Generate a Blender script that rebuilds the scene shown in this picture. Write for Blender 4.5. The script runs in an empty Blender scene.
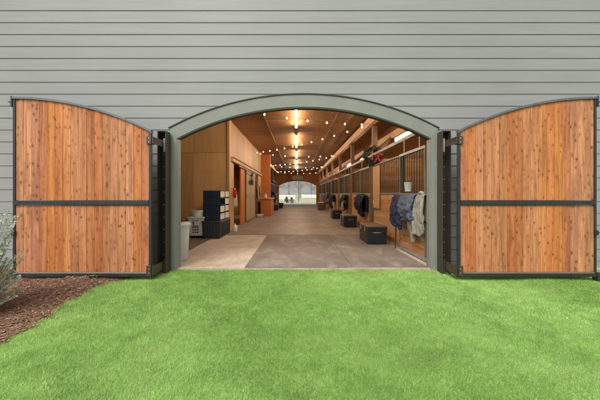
import bpy, math, random
import numpy as np
from mathutils import Vector, Matrix
R = math.radians
random.seed(7)
rng = np.random.default_rng(11)
S = bpy.context.scene
COL = S.collection
PI = math.pi

# ------------------------------------------------------------------ camera, sky, sun, exposure
cd = bpy.data.cameras.new('camera'); cam = bpy.data.objects.new('camera', cd); COL.objects.link(cam)
CX, CY, CZ = -0.13, -5.05, 1.32
cam.location = (CX, CY, CZ); cam.rotation_euler = (R(90), 0, 0)
cd.sensor_width = 36; cd.lens = 16.98; cd.shift_x = 0.0058; cd.shift_y = -0.0105
cd.clip_start = 0.05; cd.clip_end = 2000
S.camera = cam
SUN_EL, SUN_AZ = 52, 205          # azimuth measured clockwise from +Y: behind the camera, to the left
w = bpy.data.worlds.new('World'); S.world = w; w.use_nodes = True
nt = w.node_tree; bg = nt.nodes['Background']
sky = nt.nodes.new('ShaderNodeTexSky'); sky.sky_type = 'NISHITA'; sky.sun_disc = False
sky.sun_elevation = R(SUN_EL); sky.sun_rotation = R(SUN_AZ); sky.dust_density = 6; sky.air_density = 1.0; sky.ozone_density = 0.6
hs = nt.nodes.new('ShaderNodeHueSaturation'); hs.inputs['Saturation'].default_value = 0.2
nt.links.new(sky.outputs[0], hs.inputs['Color']); nt.links.new(hs.outputs[0], bg.inputs[0])
bg.inputs[1].default_value = 0.15
sd = bpy.data.lights.new('sun', 'SUN'); sd.energy = 1.1; sd.angle = R(16); sd.color = (1, .965, .91)
so = bpy.data.objects.new('sun', sd); COL.objects.link(so)
az = R(SUN_AZ); el = R(SUN_EL)
d = Vector((math.sin(az)*math.cos(el), math.cos(az)*math.cos(el), math.sin(el)))
so.rotation_euler = d.to_track_quat('Z', 'Y').to_euler(); so.location = (-6, -14, 16)
vs = S.view_settings; vs.view_transform = 'Standard'; vs.look = 'None'; vs.gamma = 1; vs.use_curve_mapping = False
vs.exposure = 0.35
S.cycles.use_denoising = True
S.cycles.max_bounces = 8; S.cycles.diffuse_bounces = 5
S.cycles.use_light_tree = True

TUBE_E = 74.0      # ceiling strip tubes
STALL_E = 55.0     # tubes over the stalls
BULB_E = 16.0      # bulbs on the strings

# ------------------------------------------------------------------ helpers
def setp(o, label=None, cat=None, group=None, kind=None):
    if label: o['label'] = label
    if cat: o['category'] = cat
    if group: o['group'] = group
    if kind: o['kind'] = kind
    return o
def thing(name, label, cat, loc, group=None):
    o = bpy.data.objects.new(name, None); COL.objects.link(o); o.location = loc
    o.empty_display_size = .1
    return setp(o, label, cat, group)
def copy_tree(o, parent=None):
    c = o.copy(); COL.objects.link(c); c.parent = parent
    for ch in [x for x in COL.objects if x.parent == o]:
        copy_tree(ch, c)
    return c
def wloc(o):
    p = Vector((0, 0, 0))
    while o: p += o.location; o = o.parent
    return p
class MB:
    def __init__(s): s.v = []; s.f = []
    def add(s, vs, fs):
        n = len(s.v); s.v += [tuple(v) for v in vs]; s.f += [tuple(i+n for i in f) for f in fs]; return s
    def box(s, x0, x1, y0, y1, z0, z1):
        return s.add([(x0,y0,z0),(x1,y0,z0),(x1,y1,z0),(x0,y1,z0),(x0,y0,z1),(x1,y0,z1),(x1,y1,z1),(x0,y1,z1)],
                     [(3,2,1,0),(4,5,6,7),(0,1,5,4),(1,2,6,5),(2,3,7,6),(3,0,4,7)])
    def frus(s, c, b, t, z0, z1):       # tapered box: half sizes b at z0, t at z1
        x, y = c
        return s.add([(x-b[0],y-b[1],z0),(x+b[0],y-b[1],z0),(x+b[0],y+b[1],z0),(x-b[0],y+b[1],z0),
                      (x-t[0],y-t[1],z1),(x+t[0],y-t[1],z1),(x+t[0],y+t[1],z1),(x-t[0],y+t[1],z1)],
                     [(3,2,1,0),(4,5,6,7),(0,1,5,4),(1,2,6,5),(2,3,7,6),(3,0,4,7)])
    def quad(s, a, b, c, d): return s.add([a, b, c, d], [(0,1,2,3)])
    def tube(s, pts, r, n=8, closed=False):
        pts = [Vector(p) for p in pts]; m = len(pts); rs = r if isinstance(r, (list, tuple)) else [r]*m
        base = len(s.v); up = Vector((0.13, 0.2, 1)).normalized()
        for i, p in enumerate(pts):
            if closed: t = pts[(i+1) % m]-pts[i-1]
            else: t = pts[min(i+1, m-1)]-pts[max(i-1, 0)]
            t = t.normalized() if t.length > 0 else Vector((0,0,1))
            a = t.cross(up)
            if a.length < .15: a = t.cross(Vector((1, 0, 0)))
            a.normalize(); b = t.cross(a)
            for k in range(n):
                q = p+(a*math.cos(2*PI*k/n)+b*math.sin(2*PI*k/n))*rs[i]
                s.v.append(tuple(q))
        for i in range(m if closed else m-1):
            j = (i+1) % m
            for k in range(n):
                k2 = (k+1) % n
                s.f.append((base+i*n+k, base+j*n+k, base+j*n+k2, base+i*n+k2))
        if not closed:
            s.f.append(tuple(base+k for k in range(n))); s.f.append(tuple(base+(m-1)*n+k for k in reversed(range(n))))
        return s
    def lathe(s, prof, c, n=28):        # prof: list of (radius, z)
        base = len(s.v)
        for r, z in prof:
            for k in range(n):
                s.v.append((c[0]+r*math.cos(2*PI*k/n), c[1]+r*math.sin(2*PI*k/n), z))
        for i in range(len(prof)-1):
            for k in range(n):
                k2 = (k+1) % n
                s.f.append((base+i*n+k, base+i*n+k2, base+(i+1)*n+k2, base+(i+1)*n+k))
        s.f.append(tuple(base+k for k in reversed(range(n))))
        s.f.append(tuple(base+(len(prof)-1)*n+k for k in range(n)))
        return s
    def prism(s, poly, y0, y1):         # polygon in x,z extruded along y
        n = len(poly)
        v = [(x, y0, z) for x, z in poly]+[(x, y1, z) for x, z in poly]
        f = [tuple(range(n)), tuple(reversed(range(n, 2*n)))]+[(i, i+n, (i+1) % n+n, (i+1) % n) for i in range(n)]
        return s.add(v, f)
    def strip(s, lo, hi, y0, y1):       # band between two x,z polylines, extruded along y
        for i in range(len(lo)-1):
            a, b, c, d = lo[i], lo[i+1], hi[i+1], hi[i]
            s.add([(a[0],y0,a[1]),(b[0],y0,b[1]),(c[0],y0,c[1]),(d[0],y0,d[1]),
                   (a[0],y1,a[1]),(b[0],y1,b[1]),(c[0],y1,c[1]),(d[0],y1,d[1])],
                  [(0,1,2,3),(7,6,5,4),(0,4,5,1),(2,6,7,3)] + ([(3,7,4,0)] if i == 0 else []) + ([(1,5,6,2)] if i == len(lo)-2 else []))
        return s
    def build_each(s, name, mat, parent=None, bevel=0):
        for i in range(len(s.v)//8):
            q = MB(); q.add(s.v[8*i:8*i+8], [(3,2,1,0),(4,5,6,7),(0,1,5,4),(1,2,6,5),(2,3,7,6),(3,0,4,7)]); q.build(name, mat, parent, bevel=bevel)
    def build(s, name, mat, parent=None, bevel=0, smooth=None, solid=0, subsurf=0, fix=True):
        me = bpy.data.meshes.new(name)
        off = wloc(parent) if parent else Vector((0, 0, 0))
        me.from_pydata([(x-off.x, y-off.y, z-off.z) for x, y, z in s.v], [], s.f); me.update()
        if fix:
            import bmesh
            bm = bmesh.new(); bm.from_mesh(me)
            if smooth is not None: bmesh.ops.remove_doubles(bm, verts=bm.verts, dist=1e-5)
            bmesh.ops.recalc_face_normals(bm, faces=bm.faces); bm.to_mesh(me); bm.free()
        if smooth is not None:
            me.polygons.foreach_set('use_smooth', [True]*len(me.polygons))
            me.set_sharp_from_angle(angle=R(smooth))
        o = bpy.data.objects.new(name, me); COL.objects.link(o)
        if parent: o.parent = parent
        me.materials.append(mat)
        if solid:
            m = o.modifiers.new('solid', 'SOLIDIFY'); m.thickness = solid; m.offset = 0
        if bevel:
            m = o.modifiers.new('bevel', 'BEVEL'); m.width = bevel; m.segments = 2; m.limit_method = 'ANGLE'; m.angle_limit = R(40)
        if subsurf:
            m = o.modifiers.new('sub', 'SUBSURF'); m.levels = subsurf; m.render_levels = subsurf
        return o
def structure(o): o['kind'] = 'structure'; return o

# ------------------------------------------------------------------ materials
class NT:
    def __init__(s, name):
        s.m = bpy.data.materials.new(name); s.m.use_nodes = True; s.t = s.m.node_tree
        s.p = s.t.nodes['Principled BSDF']
    def n(s, kind, **kw):
        nd = s.t.nodes.new('ShaderNode'+kind)
        for k, v in kw.items():
            if k in nd.inputs: nd.inputs[k].default_value = v
            else: setattr(nd, k, v)
        return nd
    def l(s, a, b): s.t.links.new(a, b); return s
    def math(s, op, a, b=0.0, clamp=False):
        nd = s.t.nodes.new('ShaderNodeMath'); nd.operation = op; nd.use_clamp = clamp
        for i, x in enumerate((a, b)):
            if isinstance(x, (int, float)): nd.inputs[i].default_value = x
            else: s.l(x, nd.inputs[i])
        return nd.outputs[0]
    def mix(s, f, a, b, mode='MIX'):
        nd = s.t.nodes.new('ShaderNodeMix'); nd.data_type = 'RGBA'; nd.blend_type = mode
        for i, x in ((0, f), (6, a), (7, b)):
            if isinstance(x, (int, float)): nd.inputs[i].default_value = x
            elif isinstance(x, tuple): nd.inputs[i].default_value = (*x[:3], 1)
            else: s.l(x, nd.inputs[i])
        return nd.outputs[2]
    def ramp(s, f, stops):
        nd = s.t.nodes.new('ShaderNodeValToRGB'); cr = nd.color_ramp
        while len(cr.elements) < len(stops): cr.elements.new(.5)
        for e, (p, c) in zip(cr.elements, stops):
            e.position = p; e.color = (c, c, c, 1) if isinstance(c, (int, float)) else (*c, 1)
        s.l(f, nd.inputs[0]); return nd.outputs[0]
    def coords(s, scale=(1, 1, 1), island=0.0, kind='Object'):
        tc = s.n('TexCoord'); mp = s.n('Mapping'); mp.inputs['Scale'].default_value = scale
        s.l(tc.outputs[kind], mp.inputs['Vector'])
        if island:
            g = s.n('NewGeometry'); cb = s.n('CombineXYZ')
            v = s.math('MULTIPLY', g.outputs['Random Per Island'], island)
            s.l(v, cb.inputs[0]).l(v, cb.inputs[1]).l(s.math('MULTIPLY', v, 1.7), cb.inputs[2])
            s.l(cb.outputs[0], mp.inputs['Location'])
        return mp.outputs[0]
    def noise(s, vec, scale, detail=4, rough=.55, dist=0.0):
        nd = s.n('TexNoise', Scale=scale, Detail=detail, Roughness=rough, Distortion=dist)
        s.l(vec, nd.inputs['Vector']); return nd.outputs[0]
    def bump(s, h, strength=.3, dist=.01):
        b = s.n('Bump', Strength=strength, Distance=dist); s.l(h, b.inputs['Height']); s.l(b.outputs[0], s.p.inputs['Normal'])
    def done(s, col, rough=.6, spec=.4, metal=0):
        if isinstance(col, tuple): s.p.inputs['Base Color'].default_value = (*col, 1)
        else: s.l(col, s.p.inputs['Base Color'])
        if isinstance(rough, (int, float)): s.p.inputs['Roughness'].default_value = rough
        else: s.l(rough, s.p.inputs['Roughness'])
        s.p.inputs['Specular IOR Level'].default_value = spec; s.p.inputs['Metallic'].default_value = metal
        return s.m
def sc(c, k): return tuple(x*k for x in c)
def mottled(name, c, var=.25, scale=4, rough=.6, fine=60, bump=.15, metal=0, spec=.4, dist=.004):
    t = NT(name); v = t.coords()
    a = t.noise(v, scale, 5); b = t.noise(v, fine, 3)
    f = t.math('ADD', t.math('MULTIPLY', a, .7), t.math('MULTIPLY', b, .3))
    col = t.ramp(f, [(.3, sc(c, 1-var)), (.7, sc(c, 1+var))])
    if bump: t.bump(b, bump, dist)
    r = t.math('ADD', t.math('MULTIPLY', a, .25), rough-.12)
    return t.done(col, r, spec, metal)
def wood(name, dark, light, axis='z', grain=1.0, island=7.0, knots=0.0, tint=.25, rough=.6, spec=.3, hue=.012, kscale=1.0, srange=.3, sharp=0):
    t = NT(name); k = {'x': (1.2, 16, 16), 'y': (16, 1.2, 16), 'z': (16, 16, 1.2)}[axis]
    v = t.coords(k, island)
    g1 = t.noise(v, 1.0, 5, .6, .8); g2 = t.noise(v, 4.5*grain, 3, .6)
    f = t.math('ADD', t.math('MULTIPLY', g1, .72), t.math('MULTIPLY', g2, .28))
    col = t.ramp(f, [(.32+sharp, dark), (.68-sharp, light)])
    if tint:
        g = t.n('NewGeometry')
        h = t.n('HueSaturation'); t.l(col, h.inputs['Color'])
        rnd = g.outputs['Random Per Island']
        t.l(t.math('ADD', t.math('MULTIPLY', rnd, tint*2), 1-tint), h.inputs['Value'])
        rn2 = t.math('FRACT', t.math('MULTIPLY', rnd, 17.31))
        t.l(t.math('ADD', t.math('MULTIPLY', rn2, hue*2), .5-hue), h.inputs['Hue'])
        rn3 = t.math('FRACT', t.math('MULTIPLY', rnd, 41.7))
        t.l(t.math('ADD', t.math('MULTIPLY', rn3, srange), 1-srange/2), h.inputs['Saturation'])
        col = h.outputs[0]
    if knots:
        ka, kb = 8.2*kscale, 5.2*kscale
        kv = t.coords({'x': (kb, ka, ka), 'y': (ka, kb, ka), 'z': (ka, ka, kb)}[axis], island*3)
        wob = t.n('TexNoise', Scale=3.0, Detail=2.0); t.l(kv, wob.inputs['Vector'])
        vm = t.n('VectorMath', operation='MULTIPLY_ADD'); t.l(wob.outputs['Color'], vm.inputs[0]); vm.inputs[1].default_value = (.35, .35, .35); t.l(kv, vm.inputs[2])
        vo = t.n('TexVoronoi', Scale=1.0, Randomness=1.0); t.l(vm.outputs[0], vo.inputs['Vector'])
        sx = t.n('SeparateColor'); t.l(vo.outputs['Color'], sx.inputs[0])
        keep = t.math('LESS_THAN', sx.outputs[0], knots)
        size = t.math('ADD', t.math('MULTIPLY', sx.outputs[1], .13), .11)
        core = t.math('MULTIPLY', t.math('SUBTRACT', 1.0, t.math('DIVIDE', vo.outputs[0], size), True), keep)
        halo = t.math('MULTIPLY', t.math('SUBTRACT', 1.0, t.math('DIVIDE', vo.outputs[0], t.math('MULTIPLY', size, 2.4)), True), keep)
        col = t.mix(t.math('MULTIPLY', halo, .8), col, sc(dark, .62))
        col = t.mix(t.math('MULTIPLY', core, 1.7, True), col, sc(dark, .36))
    t.bump(f, .18, .004)
    return t.done(col, rough, spec)
def emit(name, c, e):
    t = NT(name); t.p.inputs['Emission Color'].default_value = (*c, 1); t.p.inputs['Emission Strength'].default_value = e
    m = t.done((.9, .9, .88), .4)
    return m

M = {}
def siding_mat():
    t = NT('painted lap siding'); v = t.coords((.6, 1, 14), 3.0)
    a = t.noise(v, 1.5, 4); b = t.noise(t.coords((1.5, 1, 60), 9.0), 3.0, 3); c = t.noise(t.coords(), .45, 4)
    f = t.math('ADD', t.math('MULTIPLY', a, .5), t.math('MULTIPLY', c, .5))
    col = t.ramp(f, [(.3, (.218, .226, .218)), (.7, (.275, .283, .276))])
    g = t.n('NewGeometry'); h = t.n('HueSaturation'); t.l(col, h.inputs['Color'])
    t.l(t.math('ADD', t.math('MULTIPLY', g.outputs['Random Per Island'], .04), .98), h.inputs['Value'])
    t.bump(b, .25, .003)
    return t.done(h.outputs[0], .55, .35)
M['siding'] = siding_mat()
M['trim'] = mottled('sage trim paint', (.205, .214, .190), .1, 3, .5, 50, .08)
M['cedar'] = wood('cedar boards', (.275, .094, .036), (.555, .225, .092), 'z', grain=1.7, island=9, knots=.7, tint=.15, hue=.006, kscale=1.85, srange=.16, sharp=.05)
M['gate_metal'] = mottled('dark painted steel', (.022, .023, .025), .25, 6, .42, 80, .1, .0, .5)
M['gate_top'] = mottled('sky tinted steel cap', (.14, .147, .16), .2, 6, .38, 80, .1, .35, .5)  # lighter blue grey puts the sky's reflection into the cap colour
M['post_steel'] = mottled('warm tinted dark steel', (.085, .062, .046), .3, 5, .36, 70, .12, .4, .5)  # brown tint puts warm light caught by the post flanges into the colour
M['flashing_shade'] = mottled('dark flashing', (.045, .048, .038), .15, 5, .5, 70, .05)  # dark edge line of the arch; shade under it put into the colour
M['bolt'] = mottled('galvanised bolt', (.55, .56, .57), .1, 5, .35, 70, .0, .7)
M['galv'] = mottled('galvanised steel', (.36, .36, .35), .2, 7, .42, 90, .06, .5)
def ply(name, a, b, axis='z', grainy=.8):
    t = NT(name); k = {'x': (.9, 7, 7), 'y': (7, .9, 7), 'z': (7, 7, .9)}[axis]
    v = t.coords(k, 5.0)
    g1 = t.noise(v, 1.0, 4, .55, 1.2); g2 = t.noise(t.coords(), .9, 3); g3 = t.noise(v, 8, 2)
    f = t.math('ADD', t.math('MULTIPLY', g1, .5), t.math('ADD', t.math('MULTIPLY', g2, .35), t.math('MULTIPLY', g3, .15)))
    col = t.ramp(f, [(.3, a), (.7, b)])
    g = t.n('NewGeometry'); h = t.n('HueSaturation'); t.l(col, h.inputs['Color'])
    t.l(t.math('ADD', t.math('MULTIPLY', g.outputs['Random Per Island'], .3), .85), h.inputs['Value'])
    kv = t.coords((2.2, 2.2, 2.2), 6.0)
    vo = t.n('TexVoronoi', Scale=1.0, Randomness=1.0); t.l(kv, vo.inputs['Vector'])
    core = t.math('SUBTRACT', 1.0, t.math('DIVIDE', vo.outputs[0], .09), True)
    col2 = t.mix(t.math('MULTIPLY', core, .8), h.outputs[0], sc(a, .4))
    t.bump(g3, .06, .002)
    return t.done(col2, .5, .35)
M['ply_wall'] = ply('warm plywood wall', (.50, .272, .115), (.68, .39, .178))  # lightened to make up for the weak lamp light in the alcove
M['ply_upper'] = ply('darkened plywood wall', (.265, .138, .054), (.42, .222, .088))  # same plywood darkened to offset the strong strip light high up
M['ply_ceil'] = ply('stained plywood ceiling', (.20, .085, .03), (.39, .185, .072), 'y')
M['ply_red'] = ply('red brown plywood', (.38, .11, .028), (.52, .175, .05))
M['lumber'] = wood('pale lumber', (.42, .24, .105), (.60, .38, .19), 'y', tint=.1)
M['lumber_v'] = wood('pale upright lumber', (.40, .22, .095), (.57, .35, .17), 'z', tint=.1)
M['post'] = wood('dark brown timber post', (.13, .065, .03), (.24, .13, .065), 'z', tint=.15)
M['kick'] = wood('stall kick planks', (.33, .155, .062), (.54, .30, .135), 'y', island=8, knots=.4, tint=.2)
M['kick_x'] = wood('stall partition planks', (.33, .155, .062), (.54, .30, .135), 'x', island=8, knots=.4, tint=.2)
M['stall_frame'] = mottled('taupe painted steel', (.20, .175, .135), .15, 6, .42, 80, .05, .2)
M['stall_bar'] = mottled('dark stall bar', (.055, .042, .032), .2, 6, .4, 80, .05, .3)
M['door_tan'] = wood('weathered tan door', (.27, .185, .11), (.40, .29, .185), 'z', tint=.12)
def floor_mat(name, a, b, dust, sc0=1.6, rough=.7):
    t = NT(name); v = t.coords()
    n1 = t.noise(v, sc0, 6, .62); n2 = t.noise(v, 38, 4, .6); n3 = t.noise(t.coords((1.4, .5, 1)), 2.3, 5, .65, .6)
    col = t.ramp(t.math('ADD', t.math('MULTIPLY', n1, .65), t.math('MULTIPLY', n2, .35)), [(.34, a), (.66, b)])
    g = t.n('NewGeometry'); hv = t.n('HueSaturation'); t.l(col, hv.inputs['Color']); t.l(t.math('ADD', t.math('MULTIPLY', g.outputs['Random Per Island'], .3), .85), hv.inputs['Value']); col = hv.outputs[0]
    dm = t.ramp(n3, [(.5, 0.0), (.72, 1.0)])
    col = t.mix(t.math('MULTIPLY', dm, .5), col, dust)
    vo = t.n('TexVoronoi', Scale=11.0, Randomness=1.0); t.l(v, vo.inputs['Vector'])
    spk = t.math('LESS_THAN', vo.outputs[0], .13)
    col = t.mix(t.math('MULTIPLY', spk, .45), col, dust)
    n4 = t.noise(t.coords((.5, 3.2, 1)), 5.0, 6, .7, 1.0)
    col = t.mix(t.ramp(n4, [(.52, 0.0), (.7, .5)]), col, sc(a, .62))
    t.bump(n2, .25, .004)
    return t.done(col, t.math('ADD', t.math('MULTIPLY', n1, .3), rough-.15), .35)
M['rubber'] = floor_mat('dusty rubber mat', (.10, .078, .062), (.225, .182, .15), (.38, .32, .25))
M['rubber_dark'] = floor_mat('brown rubber mat', (.10, .07, .05), (.165, .12, .09), (.26, .19, .12))
M['concrete'] = floor_mat('stained concrete', (.31, .25, .19), (.52, .44, .35), (.27, .19, .115), 2.2)
M['aisle'] = floor_mat('worn aisle floor', (.135, .105, .082), (.275, .22, .175), (.42, .35, .28), 1.1, .58)
M['bedding'] = floor_mat('stall bedding', (.38, .26, .14), (.52, .38, .22), (.3, .2, .1), 4)
M['apron'] = floor_mat('pale gravel apron', (.62, .59, .54), (.75, .72, .66), (.5, .46, .4), 1)
M['roof'] = mottled('grey metal roof', (.16, .165, .17), .1, 2, .5)
M['black_plastic'] = mottled('black plastic', (.018, .019, .022), .25, 5, .45, 90, .08)
M['grey_plastic'] = mottled('charcoal plastic', (.045, .045, .048), .25, 5, .5, 90, .1)
M['trunk_lid'] = mottled('tan lid', (.145, .095, .06), .2, 5, .5, 60, .1)
M['white_plastic'] = mottled('white plastic', (.72, .72, .70), .06, 5, .4, 60, .03)
M['grey_white'] = mottled('pale grey plastic', (.55, .57, .58), .08, 5, .45, 60, .03)
M['ink'] = mottled('dark printed ink', (.03, .03, .035), .1)
M['navy'] = mottled('navy plastic', (.018, .030, .062), .2, 5, .4, 60, .04)
M['cream'] = mottled('cream drawer front', (.64, .59, .50), .08, 5, .45, 60, .03)
M['red'] = mottled('red fabric', (.42, .02, .022), .25, 8, .7, 60, .2)
M['rope'] = mottled('pale rope', (.55, .5, .42), .2, 30, .8, 90, .3)
def fabric(name, c, var=.25):
    t = NT(name); v = t.coords(); a = t.noise(v, 6, 4); b = t.noise(v, 190, 2)
    col = t.ramp(t.math('ADD', t.math('MULTIPLY', a, .6), t.math('MULTIPLY', b, .4)), [(.3, sc(c, 1-var)), (.7, sc(c, 1+var))])
    t.bump(t.noise(v, 14, 4), .5, .02)
    return t.done(col, .8, .2)
M['navy_cloth'] = fabric('navy quilted cloth', (.034, .036, .068))
M['slate_cloth'] = fabric('slate blue cloth', (.085, .098, .135))
M['beige_cloth'] = fabric('beige cloth', (.29, .26, .215))
M['black_cloth'] = fabric('black cloth', (.017, .017, .022))
M['dark_navy_cloth'] = fabric('dark navy cloth', (.022, .022, .04))
M['mauve_cloth'] = fabric('grey mauve cloth', (.13, .10, .12))
M['brown_cloth'] = fabric('brown cloth', (.07, .045, .03))
M['wreath_leaf'] = mottled('dark wreath leaf', (.055, .052, .03), .45, 20, .7, 60, .1)
M['tube'] = emit('lit tube', (1, .84, .64), TUBE_E)
M['stall_tube'] = emit('lit stall tube', (1, .82, .60), STALL_E)
M['bulb'] = emit('lit bulb', (1, .60, .27), BULB_E)
M['cable'] = mottled('dark cable', (.02, .018, .016), .1)
M['housing'] = mottled('white enamel', (.6, .57, .5), .06)

# ------------------------------------------------------------------ ground, lawn base, mulch bed, beyond
def ground_mat():
    t = NT('field ground'); v = t.coords(); a = t.noise(v, .05, 5); b = t.noise(v, 1.5, 5)
    col = t.ramp(t.math('ADD', t.math('MULTIPLY', a, .6), t.math('MULTIPLY', b, .4)), [(.35, (.28, .30, .17)), (.6, (.42, .41, .29))])  # paled so the far field looks overexposed; brightness put into the colour
    return t.done(col, .9, .1)
M['ground'] = ground_mat()
g = MB(); g.quad((-600,-300,-.16),(600,-300,-.16),(600,900,-.16),(-600,900,-.16))
structure(g.build('ground', M['ground'], fix=False))
def edge_x(y):                          # lawn's left edge beside the mulch bed, as x for a given y
    pts = [(-.0, -2.55), (-.42, -2.78), (-.66, -3.08), (-1.0, -3.07), (-1.4, -3.03), (-1.95, -2.93), (-2.4, -2.9), (-3.0, -3.0), (-4.2, -3.5), (-12, -5.2)]
    for (a, xa), (b, xb) in zip(pts, pts[1:]):
        if b <= y <= a:
            return xa+(xb-xa)*(a-y)/(a-b)+.03*math.sin(y*9)+.015*math.sin(y*23)
    return pts[-1][1]
def lawn_mat():
    t = NT('lawn thatch'); v = t.coords(); a = t.noise(v, 1.1, 5, .6, .5); b = t.noise(v, 90, 3); c = t.noise(v, 14, 4)
    f = t.math('ADD', t.math('MULTIPLY', a, .4), t.math('ADD', t.math('MULTIPLY', b, .35), t.math('MULTIPLY', c, .25)))
    return t.done(t.ramp(f, [(.3, (.10, .19, .04)), (.7, (.27, .42, .11))]), .85, .15)
M['lawn'] = lawn_mat()
lm = MB(); ys = [-.0-.15*i for i in range(81)]
def lz(x, y):                           # gentle unevenness of the turf
    e = min(1, max(0, -y*2.2))
    return -.034 + e*(.012*math.sin(x*1.9+.7)*math.cos(y*1.6)+.008*math.sin(x*4.1+y*3.3)) - .036*e
XS = 40
for i, y in enumerate(ys):
    x0 = edge_x(y)
    for k in range(XS+1):
        x = x0+(9-x0)*k/XS
        lm.v.append((x, y+(.05 if i == 0 else 0), lz(x, y)))
for i in range(len(ys)-1):
    for k in range(XS):
        a = i*(XS+1)+k; lm.f.append((a, a+XS+1, a+XS+2, a+1))
structure(lm.build('lawn', M['lawn'], smooth=60))
def blades(n, box, hmin, hmax, wd, seed):
    rg = np.random.default_rng(seed)
    x0, x1, y0, y1 = box
    x = rg.uniform(x0, x1, n); y = rg.uniform(y0, y1, n)
    ex = np.array([edge_x(v) for v in np.linspace(y0, y1, 400)]); e = np.interp(y, np.linspace(y0, y1, 400), ex)
    keep = x > e+rg.exponential(.02, n)-.05
    keep &= ~((y > -.03) & (np.abs(x) < 2.5))
    keep &= ~((y > -.26) & (np.abs(np.abs(x)-2.43) < .11))
    x, y = x[keep], y[keep]; n = len(x)
    e2 = np.clip(-y*2.2, 0, 1)
    z = -.036+e2*(.012*np.sin(x*1.9+.7)*np.cos(y*1.6)+.008*np.sin(x*4.1+y*3.3))-.036*e2
    clump = .5+.5*np.sin(x*5.1+1.3*np.sin(y*4.3))*np.sin(y*6.2+1.1*np.sin(x*3.7))
    hgt = rg.uniform(hmin, hmax, n)*(.75+.4*clump)
    a = rg.uniform(0, 2*PI, n); tilt = rg.uniform(.15, 1.0, n)
    flow = 2.2*np.sin(x*1.3+y*.8)
    lx = np.cos(a)*tilt*hgt+.006*np.cos(flow); ly = np.sin(a)*tilt*hgt+.006*np.sin(flow)
    b = rg.uniform(0, 2*PI, n); wx = np.cos(b)*wd/2; wy = np.sin(b)*wd/2
    V = np.empty((n, 3, 3), np.float32)
    V[:, 0] = np.stack([x-wx, y-wy, z], 1); V[:, 1] = np.stack([x+wx, y+wy, z], 1)
    V[:, 2] = np.stack([x+lx, y+ly, z+hgt*np.sqrt(np.maximum(.15, 1-.55*tilt**2))], 1)
    return V.reshape(-1, 3)
def tri_object(name, V, mat):
    n = len(V)//3; me = bpy.data.meshes.new(name)
    me.vertices.add(3*n); me.vertices.foreach_set('co', V.astype(np.float32).ravel())
    me.loops.add(3*n); me.loops.foreach_set('vertex_index', np.arange(3*n, dtype=np.int32))
    me.polygons.add(n); me.polygons.foreach_set('loop_start', np.arange(0, 3*n, 3, dtype=np.int32))
    me.update(calc_edges=True); me.validate()
    o = bpy.data.objects.new(name, me); COL.objects.link(o); me.materials.append(mat); return o
def grass_mat():
    t = NT('turf blades'); g = t.n('NewGeometry'); v = t.coords()
    r = g.outputs['Random Per Island']
    a = t.noise(v, .9, 4, .6, .6); b = t.noise(v, 4.5, 4)
    f = t.math('ADD', t.math('MULTIPLY', r, .5), t.math('ADD', t.math('MULTIPLY', a, .6), t.math('MULTIPLY', b, .45)))
    col = t.ramp(f, [(.4, (.135, .275, .048)), (.75, (.30, .525, .125)), (1.0, (.49, .68, .25))])
    dry = t.math('GREATER_THAN', t.math('FRACT', t.math('MULTIPLY', r, 37.7)), .965)
    col = t.mix(t.math('MULTIPLY', dry, .7), col, (.50, .49, .25))
    sp = t.n('SeparateXYZ'); t.l(v, sp.inputs[0])
    near = t.math('ADD', t.math('MULTIPLY', sp.outputs[1], 3.2), 1.0, True)       # thin, drier turf along the threshold and posts
    patch = t.ramp(t.noise(v, 2.6, 4), [(.45, 0.0), (.62, 1.0)])
    col = t.mix(t.math('MULTIPLY', t.math('MULTIPLY', near, patch), .7), col, (.42, .36, .17))
    big = t.ramp(t.noise(v, .55, 3, .5, .8), [(.35, .92), (.68, 1.06)])
    mid = t.ramp(t.noise(v, 7.5, 5, .65, .6), [(.36, .86), (.62, 1.10)])
    col = t.mix(1.0, col, mid, 'MULTIPLY')
    col = t.mix(1.0, col, big, 'MULTIPLY')
    m = t.done(col, .55, .25)
    tr = t.n('BsdfTranslucent'); t.l(col, tr.inputs['Color'])
    mx = t.n('MixShader', Fac=.3); out = t.t.nodes['Material Output']
    t.l(t.p.outputs[0], mx.inputs[1]).l(tr.outputs[0], mx.inputs[2]).l(mx.outputs[0], out.inputs['Surface'])
    return m
M['grass'] = grass_mat()
Vg = np.concatenate([
    blades(400000, (-4.6, 4.6, -3.5, -2.0), .014, .030, .0036, 1),
    blades(450000, (-5.6, 5.8, -2.0, .0), .016, .033, .0052, 2),
    blades(45000, (-6, 6, -6.5, -3.5), .025, .045, .009, 3),
    blades(12000, (5.8, 8.8, -4, 0), .025, .045, .01, 4)])
gr = tri_object('grass', Vg, M['grass']); gr['kind'] = 'stuff'

# mulch bed
def mulch_mat():
    t = NT('bark mulch'); v = t.coords()
    vo = t.n('TexVoronoi', Scale=48.0, Randomness=1.0); t.l(t.coords((1, 2.2, 1)), vo.inputs['Vector'])
    sx = t.n('SeparateColor'); t.l(vo.outputs['Color'], sx.inputs[0])
    col = t.ramp(sx.outputs[0], [(.0, (.09, .048, .031)), (.6, (.22, .12, .077)), (.95, (.36, .23, .15))])
    t.bump(vo.outputs[0], .8, .02)
    return t.done(col, .85, .2)
M['mulch'] = mulch_mat()
mm = MB(); NX, NY = 60, 84
def mz(x, y):
    d = edge_x(y)-x
    return -.075+min(.09, max(0, d)*.22)*(.7+.3*math.sin(x*3+y*2))+.012*math.sin(x*13+y*7)*math.cos(y*17-x*5)
for i in range(NY+1):
    y = -.0-6.0*i/NY
    for k in range(NX+1):
        x = -8.5+(edge_x(y)+.02+8.5)*k/NX
        mm.v.append((x, y, mz(x, y)))
for i in range(NY):
    for k in range(NX):
        a = i*(NX+1)+k; mm.f.append((a, a+NX+1, a+NX+2, a+1))
structure(mm.build('mulch_bed', M['mulch'], smooth=60))
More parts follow.
